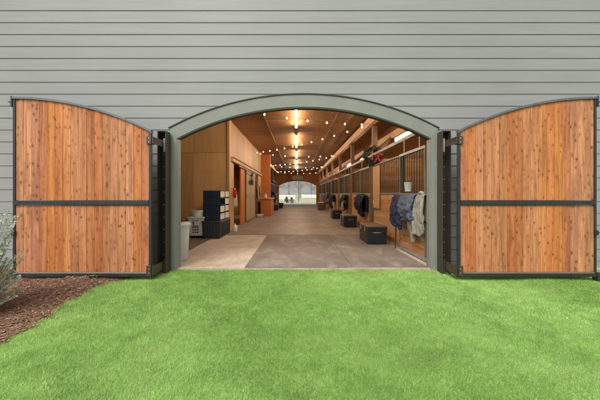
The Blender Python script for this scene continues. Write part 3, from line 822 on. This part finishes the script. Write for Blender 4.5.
from mathutils import noise as mnoise
def crease(p): return .5-abs(mnoise.noise(p*1.6))*2.2
def drape(name, s, xw, y0, y1, ztop, drop_f, drop_b, mat, parent, seed=0, thick=.035, hem=.04, bulge=.05, wr=.035):
    """cloth hung over a bar that runs along y; front side hangs towards the aisle"""
    rg = random.Random(seed); U, Vn = 44, 48
    ph = [rg.uniform(0, 6) for _ in range(5)]; mb = MB()
    for i in range(U+1):
        u = i/U; y = y0+(y1-y0)*u
        fold = .016*math.sin(u*9+ph[0])+.012*math.sin(u*19+ph[1])+.012*abs(math.sin(u*27+ph[4]))
        hemf = hem*math.sin(u*4+ph[2])+hem*.6*math.sin(u*11+ph[3])
        for k in range(Vn+1):
            v = k/Vn
            if v < .6:                                   # front, from the hem up
                t = v/.6; z = ztop-(drop_f+hemf)*(1-t); x = .05+bulge*math.sin(t*PI)*.7+fold*(1.4-t)*1.4
                x += .006*math.sin(t*16+u*7+ph[1])+wr*(crease(Vector((u*3.1*(y1-y0)/.5+seed*3.7, t*2.6, seed*1.3)))+.45*crease(Vector((u*7+seed, t*6.5+u*3, 2.0))))
            elif v < .72:
                a = (v-.6)/.12*PI; z = ztop+.035*math.sin(a); x = .05*math.cos(a)
            else:
                t = (v-.72)/.28; z = ztop-drop_b*t; x = -.045-.01*t
            yy = y+.012*math.sin(v*11+ph[0])
            mb.v.append((s*(xw-x), yy, z))
    for i in range(U):
        for k in range(Vn):
            a = i*(Vn+1)+k; mb.f.append((a, a+Vn+1, a+Vn+2, a+1))
    o = mb.build(name, mat, parent, smooth=70, solid=thick); return o
def blanket_rail(s, y0, y1, z, label, x=2.25):
    root = thing('blanket_rail', label, 'rail', (s*x, (y0+y1)/2, z), 'blanket rails on the stall doors')
    t = MB(); t.tube([(s*x, y0, z), (s*x, y1, z)], .013, 8); t.build('bar', M['stall_bar'], root, smooth=50)
    for y in (y0+.03, y1-.03):
        t = MB(); t.tube([(s*x, y, z), (s*(RW-.046), y, z)], .01, 6); t.build('bracket', M['stall_bar'], root)
blanket_rail(1, .32, 1.72, 1.24, 'blanket rail on the nearest right stall door', 2.24)
def hang(name, label, cat, s, *a, **k):
    o = drape(name, s, *a, None, **k)
    if a[0] > 2.21 and a[1] < 2:                # heavier folded pieces near the entrance show a second layer
        k2 = dict(k); k2['seed'] += 50; k2['bulge'] *= .55
        drape('lining', s, a[0]+.012, a[1]+.03, a[2]-.015, a[3]-.01, a[4]+.055, a[5]-.05, a[6], o, **k2)
    setp(o, label, cat, 'blankets and coats hung on the stall doors'); return o
hang('horse_blanket', 'folded navy blanket on the nearest stall door, left of the slate one', 'blanket', 1, 2.235, 1.1, 1.68, 1.24, .62, .45, M['navy_cloth'], seed=1, thick=.035, bulge=.09, hem=.02)
hang('horse_blanket', 'folded slate blue grey blanket between the navy and the beige ones', 'blanket', 1, 2.22, .50, 1.16, 1.27, .44, .40, M['slate_cloth'], seed=2, thick=.03, bulge=.09, hem=.03, wr=.026)
# beige jacket: body, sleeves, collar
jk = thing('jacket', 'beige jacket hanging at the near end of the stall door beside the jamb', 'jacket', (2.29, .6, .6))
drape('body', 1, 2.29, .24, .86, 1.27, .78, .5, M['beige_cloth'], jk, seed=5, thick=.02, hem=.11, bulge=.05, wr=.016)
sl = MB(); sl.tube([(2.27, .30, 1.29), (2.22, .27, 1.1), (2.2, .26, .92), (2.23, .28, .74)], [.03, .042, .04, .035], 10); sl.build('sleeve', M['beige_cloth'], jk, smooth=80, subsurf=1)
sl = MB(); sl.tube([(2.26, .80, 1.05), (2.235, .82, .95), (2.225, .84, .8), (2.22, .87, .66), (2.235, .865, .54)], [.03, .04, .045, .042, .035], 10); sl.build('sleeve', M['beige_cloth'], jk, smooth=80, subsurf=1)
sl = MB(); sl.tube([(2.28, .28, 1.31), (2.25, .36, 1.35), (2.26, .48, 1.32)], [.03, .045, .03], 8); sl.build('collar', M['beige_cloth'], jk, smooth=80, subsurf=1)
# coats further back
hang('coat', 'bulky black coat hanging above the nearest trunk, left of the dark navy one', 'coat', 1, 2.235, 4.62, 5.1, 1.2, .62, .5, M['black_cloth'], seed=8, thick=.08, bulge=.13)
hang('coat', 'dark navy coat beside the brown post above the nearest trunk', 'coat', 1, 2.245, 5.08, 5.75, 1.24, .52, .5, M['dark_navy_cloth'], seed=9, thick=.08, bulge=.13)
blanket_rail(1, 4.5, 5.95, 1.2, 'blanket rail under the dark coats', 2.24)
hang('coat', 'black coat with a rounded bulk above the second trunk', 'coat', 1, 2.245, 8.4, 9.2, 1.2, .66, .5, M['black_cloth'], seed=11, thick=.1, bulge=.16)
hang('scarf', 'white cloth hanging below the black coat by the second trunk', 'cloth', 1, 2.13, 8.3, 8.5, .95, .42, .1, M['beige_cloth'], seed=12, thick=.03, bulge=.04)
blanket_rail(1, 8.2, 9.4, 1.2, 'blanket rail under the black coat above the second trunk', 2.24)
for i, (y, m, l) in enumerate(((15.6, 'mauve_cloth', 'grey mauve blanket far down the right stalls before the beige trunk'), (16.5, 'brown_cloth', 'brown blanket far down the right stalls, next to the grey mauve one'), (12.6, 'dark_navy_cloth', 'small dark blanket on the right stall past the third trunk'))):
    hang('horse_blanket', l, 'blanket', 1, 2.2, y, y+.8, 1.35 if i < 2 else 1.2, .75, .4, M[m], seed=20+i, thick=.08, bulge=.16)
blanket_rail(1, 15.5, 17.4, 1.33, 'blanket rail far down the right stalls under the mauve and brown blankets', 2.22)
# white feed bucket hooked on the nearest door bars
bk = thing('bucket', 'white bucket hooked above the folded blankets on the nearest stall bars', 'bucket', (2.25, .98, 1.34))
b = MB(); b.lathe([(.065, 1.37), (.085, 1.56), (.09, 1.565), (.083, 1.555), (.06, 1.385)], (2.25, .98), 20); b.build('pail', M['white_plastic'], bk, smooth=40)
b = MB(); b.tube([(2.25, .98+.088*math.cos(t), 1.56+.12*math.sin(t)) for t in [PI*k/10 for k in range(11)]], .004, 6); b.build('bail', M['galv'], bk)
# dark pipe at the foot of the door
pp = MB(); pp.tube([(2.25, 1.76, .02), (2.25, 1.76, .05), (2.26, 1.74, .7)], [.03, .017, .015], 8); setp(pp.build('broom_handle', M['stall_bar'], smooth=50), 'thin dark rod standing against the near stall door below the navy blanket', 'rod')

# wreath with red bow on the first right post
def leafy_ring(cx, cy, cz, r, plane, n, size, seed, flat=False):
    rg = random.Random(seed); mb = MB()
    for _ in range(n):
        a = rg.uniform(0, 2*PI); rr_ = r+rg.gauss(0, r*.2); p = Vector((math.cos(a)*rr_, rg.uniform(-.06, .06), math.sin(a)*rr_))
        dr = Vector((math.cos(a+rg.uniform(-1, 1)), rg.uniform(-.6, .6), math.sin(a+rg.uniform(-1, 1)))).normalized()
        sd2 = dr.cross(Vector((rg.uniform(-1, 1), rg.uniform(-1, 1), rg.uniform(-1, 1)))).normalized()
        L = size*rg.uniform(.6, 1.3)
        q = [p, p+dr*L*.5+sd2*L*.2, p+dr*L, p+dr*L*.5-sd2*L*.2]
        if plane == 'x': q = [Vector((v.y, v.x, v.z)) for v in q]
        mb.quad(*[(v.x+cx, v.y+cy, v.z+cz) for v in q])
    return mb
wr = thing('wreath', 'big dark wreath with a red bow on the first right post', 'wreath', (2.3, 4.2, 2.5))
wx, wy, wz = 2.36, 4.18, 2.56
leafy_ring(wx, wy, wz, .2, 'y', 520, .12, 3).build('foliage', M['wreath_leaf'], wr, fix=False)
bo = MB()
for s in (-1, 1):
    bo.tube([(wx+.12, wy-.1, wz-.03), (wx+.12+s*.07, wy-.14, wz+.05), (wx+.12+s*.14, wy-.12, wz+.0), (wx+.12+s*.07, wy-.11, wz-.05), (wx+.12, wy-.1, wz-.03)], [.012, .03, .04, .03, .012], 6)
    bo.tube([(wx+.12, wy-.11, wz-.03), (wx+.12+s*.05, wy-.13, wz-.15), (wx+.12+s*.1, wy-.12, wz-.24)], [.015, .028, .02], 6)
bo.tube([(wx+.12, wy-.16, wz-.03), (wx+.12, wy-.09, wz-.03)], .035, 8)
bo.build('bow', M['red'], wr, smooth=60)
wl = thing('wreath', 'small dark twig wreath at the top of the tan sliding door', 'wreath', (LW+.11, 8.95, 2.2))
leafy_ring(LW+.12, 8.95, 2.1, .16, 'x', 260, .07, 6).build('twigs', M['wreath_leaf'], wl, fix=False)
wl = thing('wreath', 'dark round wreath hanging past the red brown pilaster', 'wreath', (-1.95, 14.3, 2.5))
leafy_ring(-2.02, 14.35, 2.5, .17, 'y', 320, .12, 7).build('twigs', M['wreath_leaf'], wl, fix=False)
# scroll ornament below the small wreath
so_ = MB()
for k in range(5):
    yc = 8.3+.3*k
    so_.tube([(LW+.1, yc+(.02+.012*t)*math.cos(t*.9), 1.82+(.02+.012*t)*math.sin(t*.9)) for t in range(11)], .012, 5)
setp(so_.build('scroll_ornament', M['stall_bar'], smooth=60), 'dark iron scrollwork fixed across the tan sliding door under its wreath', 'ornament')

# red halter and pale rope on the corridor post
ht = thing('halter', 'red halter with pale rope hanging on the light post beside the blue drawers', 'halter', (LW+.1, 5.15, 1.1))
h = MB(); hx = LW+.10
h.tube([(hx, 5.1+.08*math.cos(t), 1.36+.15*math.sin(t)) for t in [2*PI*k/14 for k in range(14)]], .028, 6, True)
h.tube([(hx+.05, 5.16+.07*math.cos(t), 1.30+.12*math.sin(t)) for t in [2*PI*k/14 for k in range(14)]], .03, 6, True)
h.tube([(hx+.02, 5.0, 1.44), (hx+.03, 5.1, 1.5), (hx+.02, 5.2, 1.42), (hx+.03, 5.22, 1.25)], .03, 6)
h.build('straps', M['red'], ht, smooth=60)
h = MB(); rg = random.Random(3)
for k in range(4):
    h.tube([(hx+.02+.02*k, 5.12+.02*k+.07*math.cos(t), .98+.03*k+(.15+.02*k)*math.sin(t)) for t in [2*PI*q/14 for q in range(14)]], .014, 6, True)
h.build('lead_rope', M['rope'], ht, smooth=60)
h = MB(); h.tube([(LW+.0, 5.12, 1.52), (LW+.14, 5.12, 1.53)], .01, 6); h.build('hook', M['stall_bar'], ht)

# ------------------------------------------------------------------ left alcove things
gc = thing('trash_can', 'pale grey round bin just inside the left jamb', 'bin', (-2.54, .6, 0))
b = MB(); b.lathe([(.215, .004), (.225, .02), (.262, .66), (.275, .67), (.275, .70), (.255, .70), (.25, .66), (.205, .05)], (-2.54, .60), 36); b.build('body', M['grey_white'], gc, smooth=35)
b = MB(); b.lathe([(.282, .69), (.285, .715), (.25, .745), (.1, .76), (.01, .762)], (-2.54, .60), 36); b.build('lid', M['grey_white'], gc, smooth=40)
rg_ = drape('rag', -1, 2.54, .45, .7, .775, .05, .05, M['brown_cloth'], None, seed=31, thick=.02, hem=.01, bulge=.02)
bpy.data.objects.remove(rg_)
rb = MB()
for i in range(9):
    for k in range(9):
        u, v = i/8-.5, k/8-.5
        rb.v.append((-2.5+u*.26+.02*math.sin(v*9), .6+v*.22+.02*math.sin(u*8), .785+.05*math.exp(-8*(u*u+v*v))+.014*math.sin(u*19+v*7)))
for i in range(8):
    for k in range(8): a = i*9+k; rb.f.append((a, a+9, a+10, a+1))
M['red_rag'] = fabric('dull red cloth', (.22, .03, .02))
setp(rb.build('rag', M['red_rag'], smooth=80, solid=.018, subsurf=1), 'crumpled dull red cloth on the pale grey round bin', 'cloth')
wt = thing('storage_tub', 'white tapered tub with dark printing on a black wheeled base', 'tub', (-3.08, 3.35, .014))
tx, ty = -3.08, 3.45
b = MB(); b.frus((tx, ty), (.19, .19), (.232, .232), .075, .60); b.build('body', M['white_plastic'], wt, bevel=.03)
b = MB(); b.frus((tx, ty), (.248, .248), (.248, .248), .595, .64); b.build('rim', M['white_plastic'], wt, bevel=.012)
b = MB(); b.box(tx-.17, tx+.17, ty-.17, ty+.17, .05, .074); b.build('base', M['black_plastic'], wt, bevel=.01)
for sx in (-1, 1):
    for sy in (-1, 1):
        b = MB(); b.tube([(tx+sx*.14-.02, ty+sy*.14, .032), (tx+sx*.14+.02, ty+sy*.14, .032)], .018, 12); b.build('caster', M['black_plastic'], wt, smooth=40)
pr = MB()                                # printed marks: a word line, a large mark, a grid of blocks
def face_y(z): return ty-(.19+(.232-.19)*(z-.075)/.525)-.003
def mark(x0, x1, z0, z1):
    pr.add([(tx+x0, face_y(z0), z0), (tx+x1, face_y(z0), z0), (tx+x1, face_y(z1), z1), (tx+x0, face_y(z1), z1)], [(0,1,2,3)])
for k in range(8): mark(-.11+.026*k, -.092+.026*k, .515, .54)
mark(-.10, -.04, .46, .49); mark(-.085, -.055, .40, .46); mark(-.1, .09, .375, .39)
for k in range(3):
    for q in range(3): mark(-.1+.066*k, -.05+.066*k, .32-.075*q, .36-.075*q)
pr.build('print', M['ink'], wt, fix=False)
wb = thing('basin', 'round white basin resting on the white printed tub', 'basin', (tx, ty, .642))
b = MB(); b.lathe([(.19, .643), (.2, .65), (.235, .81), (.25, .815), (.25, .835), (.228, .835), (.19, .67)], (tx, ty), 36); b.build('bowl', M['white_plastic'], wb, smooth=35)
pb = thing('pail', 'pale blue grey pail between the white tub and the charcoal trunk', 'pail', (-2.83, 4.0, .014))
b = MB(); b.lathe([(.13, .016), (.135, .03), (.16, .5), (.17, .505), (.17, .53), (.152, .53), (.125, .05)], (-2.83, 4.0), 28); b.build('body', M['grey_white'], pb, smooth=35)
b = MB(); b.tube([(-2.83+.16*math.cos(t), 4.0, .52-.16*math.sin(t)) for t in [PI*k/12 for k in range(13)]], .005, 6); b.build('bail', M['galv'], pb)
# charcoal trunk and stack of drawers
ct = thing('storage_chest', 'ribbed charcoal plastic chest under the stack of blue drawers', 'chest', (-2.6, 3.85, .014))
x0, x1, y0, y1 = -2.90, -2.34, 3.2, 4.45
b = MB(); b.frus(((x0+x1)/2, (y0+y1)/2), (.255, .60), (.272, .62), .016, .47); b.build('body', M['grey_plastic'], ct, bevel=.015)
b = MB(); b.frus(((x0+x1)/2, (y0+y1)/2), (.288, .635), (.278, .625), .472, .525); b.build('lid', M['grey_plastic'], ct, bevel=.012)
for k in range(5):
    b = MB(); x = x0+.09+.095*k; b.box(x-.016, x+.016, y0-.006, y0+.02, .06, .45); b.build('rib', M['grey_plastic'], ct, bevel=.006)
for k in range(9):
    b = MB(); y = y0+.12+.128*k; b.box(x1-.03, x1+.004, y-.018, y+.018, .06, .45); b.build('rib', M['grey_plastic'], ct, bevel=.006)
tiers = ['bottom', 'second lowest', 'third lowest', 'top']
for t in range(4):
    for c in range(2):
        ya, yb = (3.28, 3.82) if c == 0 else (3.835, 4.375); za = .527+.222*t; missing = (t == 2 and c == 0)
        where = 'nearer column' if c == 0 else 'farther column'
        lb = f'navy drawer bin with cream front, {tiers[t]} in the {where}'
        if missing: lb = 'navy drawer bin left open and dark with no cream front, nearer column of the stack'
        r_ = thing('drawer_bin', lb, 'drawer bin', (-2.62, (ya+yb)/2, za), 'navy drawer bins stacked on the charcoal chest')
        b = MB(); xa, xb = -2.88, -2.37
        b.box(xa, xb, ya, ya+.012, za+.014, za+.206); b.box(xa, xb, yb-.012, yb, za+.014, za+.206); b.box(xa, xa+.012, ya+.013, yb-.013, za+.014, za+.206)
        b.box(xa-.004, xb+.004, ya-.004, yb+.004, za+.001, za+.013); b.box(xa-.004, xb+.004, ya-.004, yb+.004, za+.207, za+.220)
        b.build('shell', M['navy'], r_, bevel=.003)
        if not missing:
            b = MB(); b.box(xb-.03, xb-.004, ya+.03, yb-.03, za+.022, za+.198); b.build('front', M['cream'], r_, bevel=.008)
            b = MB(); b.box(xb-.003, xb+.012, (ya+yb)/2-.07, (ya+yb)/2+.07, za+.15, za+.165); b.build('pull', M['cream'], r_, bevel=.003)
jg = thing('jug', 'small white jug on the floor below the red halter', 'jug', (-2.26, 4.75, .014))
b = MB(); b.lathe([(.075, .015), (.085, .03), (.085, .16), (.06, .21), (.025, .235), (.022, .26), (.027, .262), (.027, .285), (.001, .287)], (-2.26, 4.75), 20); b.build('bottle', M['white_plastic'], jg, smooth=45)
b = MB(); b.tube([(-2.2, 4.72, .22), (-2.165, 4.7, .2), (-2.165, 4.7, .14), (-2.185, 4.71, .12)], .011, 6); b.build('handle', M['white_plastic'], jg, smooth=60)
wb2 = MB(); wb2.frus((-2.2, 11.0), (.16, .28), (.17, .3), .015, .16); setp(wb2.build('feed_pan', M['cream'], bevel=.03), 'low cream pan on the floor by the far end of the tan door', 'pan')

# ------------------------------------------------------------------ counter, things further down on the left
ctr = thing('counter', 'red brown panelled counter standing out from the left wall', 'counter', (-1.9, 12.3, .013))
b = MB(); b.box(-2.2, -1.62, 11.25, 13.5, .10, 1.02); b.build('cabinet', M['ply_red'], ctr, bevel=.006)
b = MB(); b.box(-2.16, -1.60, 11.22, 13.5, .014, .099); b.build('plinth', M['ply_red'], ctr)
b = MB(); b.box(-2.28, -1.54, 11.17, 13.54, 1.021, 1.06); b.build('worktop', M['lumber'], ctr, bevel=.008)
lj = thing('jar', 'small pale jar on the red brown counter', 'jar', (-1.95, 11.6, 1.061))
b = MB(); b.lathe([(.07, 1.062), (.09, 1.08), (.09, 1.22), (.06, 1.26), (.06, 1.29)], (-1.95, 11.6), 18); b.build('glass', M['cream'], lj, smooth=40)
b = MB(); b.lathe([(.066, 1.291), (.066, 1.33), (.01, 1.34)], (-1.95, 11.6), 18); b.build('lid', M['galv'], lj, smooth=40)
tt = thing('tack_trunk', 'dark trunk on the left past the counter, under the saddle pad', 'trunk', (-1.85, 17.4, .014))
b = MB(); b.frus((-1.85, 17.4), (.28, .45), (.3, .48), .014, .42); b.build('body', M['black_plastic'], tt, bevel=.02)
b = MB(); b.frus((-1.85, 17.4), (.31, .49), (.29, .47), .421, .5); b.build('lid', M['grey_plastic'], tt, bevel=.012)
hang('saddle_pad', 'black saddle pad hung on the left stalls above the dark trunk', 'saddle pad', -1, 2.05, 17.3, 18.1, 1.42, .85, .5, M['black_cloth'], seed=41, thick=.1, bulge=.22)
sb = thing('muck_bucket', 'black bucket on the floor near the left of the far archway', 'bucket', (-1.55, 20.2, .014))
b = MB(); b.lathe([(.2, .015), (.26, .45), (.275, .46), (.275, .49), (.25, .49), (.19, .05)], (-1.55, 20.2), 24); b.build('body', M['black_plastic'], sb, smooth=35)
b = MB(); b.tube([(-1.55+.26*math.cos(t), 20.2, .47+.14*math.sin(t)) for t in [PI*k/10 for k in range(11)]], .01, 6); b.build('handle', M['rope'], sb)
# sign on the far wall
sg = thing('sign', 'cream plaque with a raised top centre above the far archway', 'sign', (0, Y1-.02, 3.1))
pl = [(-.66, 3.02), (.66, 3.02), (.68, 3.12), (.62, 3.46), (.3, 3.5), (.16, 3.62), (-.16, 3.62), (-.3, 3.5), (-.62, 3.46), (-.68, 3.12)]
b = MB(); b.prism(pl, Y1-.06, Y1-.005); b.build('board', M['cream'], sg, bevel=.01)
b = MB(); b.strip([(-.64, 3.0), (.64, 3.0)], [(-.64, 3.018), (.64, 3.018)], Y1-.07, Y1-.005); b.build('frame', M['trunk_lid'], sg)

# ------------------------------------------------------------------ beyond the far opening
ap = MB(); ap.box(-14, 14, Y1+.21, Y1+5.5, -.15, -.02); structure(ap.build('gravel_apron', M['apron']))
M['fence'] = mottled('white fence paint', (.78, .77, .74), .06)
def fence(x0, x1, y, label):
    root = thing('board_fence', label, 'fence', ((x0+x1)/2, y, -.16))
    r_ = MB()
    for z in (.15, .48, .81): r_.box(x0, x1, y-.02, y+.02, z, z+.2)
    r_.build_each('rail', M['fence'], root)
    n_ = int(abs(x1-x0)/2.4)
    for k in range(n_+1):
        p = MB(); x = x0+(x1-x0)*k/n_; p.box(x-.07, x+.07, y+.021, y+.13, -.16, 1.12); p.build('fence_post', M['fence'], root)
fence(-34, -.5, 58, 'white board fence across the field left of the thin pole')
fence(1.5, 40, 78, 'low white board fence far across the field on the right')
up = thing('pole', 'thin dark pole standing in the field seen through the far archway', 'pole', (.3, 50, -.16))
b = MB(); b.tube([(.3, 50, -.2), (.3, 50, 9.0)], [.075, .055], 10); b.build('shaft', M['post_steel'], up, smooth=50)
b = MB(); b.box(-.6, 1.2, 49.9, 49.98, 8.2, 8.32); b.build('crossarm', M['post'], up)
M['bark'] = mottled('grey bark', (.27, .25, .235), .3, 5, .85, 40, .3)
M['twig'] = mottled('grey twigs', (.36, .35, .34), .35, 3, .9, 40, .0)  # bark and twigs kept pale: washed out far haze put into the colour
M['shrub'] = mottled('dark shrub leaf', (.05, .055, .04), .4, 6, .8)
M['shrub2'] = mottled('grey shrub leaf', (.19, .18, .16), .4, 6, .8)
def tree(seed, h):
    rg = random.Random(seed); root = thing('bare_tree', '', 'tree', (0, 0, 0), 'bare trees beyond the field')
    t = MB(); cr = MB()
    t.tube([(0, 0, -.3), (.05, 0, h*.25), (-.05, .1, h*.5), (0, 0, h*.8)], [h*.022, h*.017, h*.012, h*.004], 8)
    ends = []
    for k in range(16):
        z0 = h*rg.uniform(.22, .7); a = rg.uniform(0, 2*PI); L = h*rg.uniform(.22, .42)*(1.1-z0/h*.5)
        p0 = Vector((0, 0, z0)); p1 = p0+Vector((math.cos(a), math.sin(a), .6))*L*.5; p2 = p1+Vector((math.cos(a+.3), math.sin(a+.3), .9))*L*.5
        t.tube([p0, p1, p2], [h*.008, h*.005, h*.002], 5); ends += [p1, p2, (p1+p2)/2]
    for p in ends:
        for q in range(46):
            s = p+Vector((rg.gauss(0, 1), rg.gauss(0, 1), rg.gauss(0, .8)))*h*.05
            dr = (s-p+Vector((0, 0, h*.02))).normalized(); e = s+dr*h*rg.uniform(.03, .07); w_ = Vector((rg.uniform(-1, 1), rg.uniform(-1, 1), rg.uniform(-1, 1)))*h*.004
            cr.add([s-w_, s+w_, e], [(0, 1, 2)])
    t.build('trunk', M['bark'], root, smooth=60); cr.build('crown', M['twig'], root, fix=False)
    return root
protos = [tree(s, h) for s, h in ((1, 11), (2, 14), (3, 9))]
spots = [(-16, 84, 0), (-10.5, 92, 1), (-6, 86, 2), (-3, 98, 1), (1.2, 90, 0), (4.5, 84, 2), (7.5, 78, 1), (11, 88, 0), (15, 82, 1), (-20, 95, 1), (20, 94, 0), (8.6, 60, 2)]
tl = ['leftmost bare grey tree beyond the white fence', 'tall bare grey tree left beyond the white fence', 'short bare tree behind the white fence', 'tall bare tree left of the thin pole', 'bare tree just right of the thin pole', 'short bare tree right of the pole beyond the field', 'tall bare tree on the right side of the far view', 'bare tree right of the far view', 'tall bare tree at the right edge of the far view', 'bare tree at the far left of the field', 'bare tree at the far right of the field', 'nearest bare tree at the right of the far archway']
used = set()
for (x, y, k), l in zip(spots, tl):
    o = protos[k] if k not in used else copy_tree(protos[k]); used.add(k)
    o.location = (x, y, -.16); o.rotation_euler.z = random.uniform(0, 6); o['label'] = l
def far_shrub(x, y, h, m, l):
    rg = random.Random(int(x*10)+50); root = thing('shrub', l, 'shrub', (x, y, -.16))
    s = MB(); s.tube([(x, y, -.2), (x, y, h*.5)], [.04, .02], 6); s.build('stem', M['bark'], root)
    f = MB()
    for _ in range(260):
        z = rg.uniform(.1, 1)*h; r_ = .28*math.sin(min(1, z/h+.12)*PI*.95)+.05
        p = Vector((x+rg.gauss(0, r_*.6), y+rg.gauss(0, r_*.6), z-.16)); a = Vector((rg.uniform(-1, 1), rg.uniform(-1, 1), rg.uniform(-1, 1)))*.09; b_ = Vector((rg.uniform(-1, 1), rg.uniform(-1, 1), rg.uniform(-1, 1)))*.06
        f.quad(p-a, p-b_, p+a, p+b_)
    f.build('foliage', m, root, fix=False)
far_shrub(-1.6, 37.5, 1.0, M['shrub'], 'narrow dark shrub beyond the far archway in front of the white fence')
far_shrub(-.85, 36.5, .95, M['shrub2'], 'greyish shrub beyond the far archway, nearer the thin pole')
# low hills behind
hl = MB(); N = 60
for i in range(N+1):
    x = -420+840*i/N; hgt = 30+8*math.sin(i*.35)+5*math.sin(i*.9+1)
    hl.v += [(x, 300, -2), (x, 330, hgt*.55), (x, 380, hgt)]
for i in range(N):
    a = 3*i; hl.f += [(a, a+3, a+4, a+1), (a+1, a+4, a+5, a+2)]
M['hill'] = mottled('grey wooded hill', (.20, .20, .19), .3, .08, .9, .6, 0)  # grey tone puts distance haze into the hill colour
structure(hl.build('hills', M['hill'], smooth=60))

# ------------------------------------------------------------------ plants by the mulch
def leaf_mat(name, a, b, c):
    t = NT(name); g = t.n('NewGeometry')
    col = t.ramp(g.outputs['Random Per Island'], [(0, a), (.55, b), (1, c)])
    m = t.done(col, .6, .25)
    return m
M['silver_leaf'] = leaf_mat('silver green needles', (.30, .38, .30), (.56, .63, .54), (.78, .82, .74))
M['fresh_leaf'] = leaf_mat('fresh green leaf', (.06, .15, .02), (.10, .24, .03), (.17, .33, .06))
M['shrub_stem'] = mottled('grey green stem', (.30, .33, .24), .2)
sh = thing('silver_shrub', 'silvery green needle leaved shrub growing in the mulch at the left', 'shrub', (-3.88, -1.95, -.02))
rg = random.Random(12); st = MB(); lf = MB()
for k in range(210):
    a = rg.uniform(0, 2*PI); spread = rg.uniform(.05, .48); H = rg.uniform(.12, 1.38)*(1.1-.55*spread)
    b0 = Vector((-3.88+.08*math.cos(a), -1.95+.08*math.sin(a), -.04))
    P = []
    for q in range(9):
        t = q/8; P.append(b0+Vector((math.cos(a)*spread*t**.8, math.sin(a)*spread*t**.8, H*t**1.15))+Vector((rg.gauss(0, .008), rg.gauss(0, .008), 0)))
    st.tube(P, [.007-.0055*q/8 for q in range(9)], 5)
    for q in range(210):
        t = .12+.88*rg.random()**.8; i = min(7, int(t*8)); p = P[i].lerp(P[i+1], t*8-i); ax = (P[i+1]-P[i]).normalized()
        ra = rg.uniform(0, 2*PI); pr_ = ax.cross(Vector((math.cos(ra), math.sin(ra), .3))).normalized()
        dr = (ax*rg.uniform(.4, 1.1)+pr_).normalized(); L = rg.uniform(.018, .04); sd2 = dr.cross(ax).normalized()*L*.2
        lf.quad(p, p+dr*L*.5+sd2, p+dr*L, p+dr*L*.5-sd2)
st.build('stems', M['shrub_stem'], sh, smooth=60); lf.build('foliage', M['silver_leaf'], sh, fix=False)
wd = thing('weed', 'small fresh green weed sprouting in the mulch under the left gate', 'weed', (-3.33, -.58, -.02))
lf = MB(); rg = random.Random(2)
for _ in range(34):
    a = rg.uniform(0, 2*PI); L = rg.uniform(.03, .075); dr = Vector((math.cos(a), math.sin(a), rg.uniform(.3, 1.1))).normalized(); sd2 = dr.cross(Vector((0, 0, 1))).normalized()*L*.25
    p = Vector((-3.33+rg.gauss(0, .025), -.60+rg.gauss(0, .012), mz(-3.33, -.6)+.0))
    lf.quad(p, p+dr*L*.55+sd2, p+dr*L, p+dr*L*.55-sd2)
lf.build('leaves', M['fresh_leaf'], wd, fix=False)
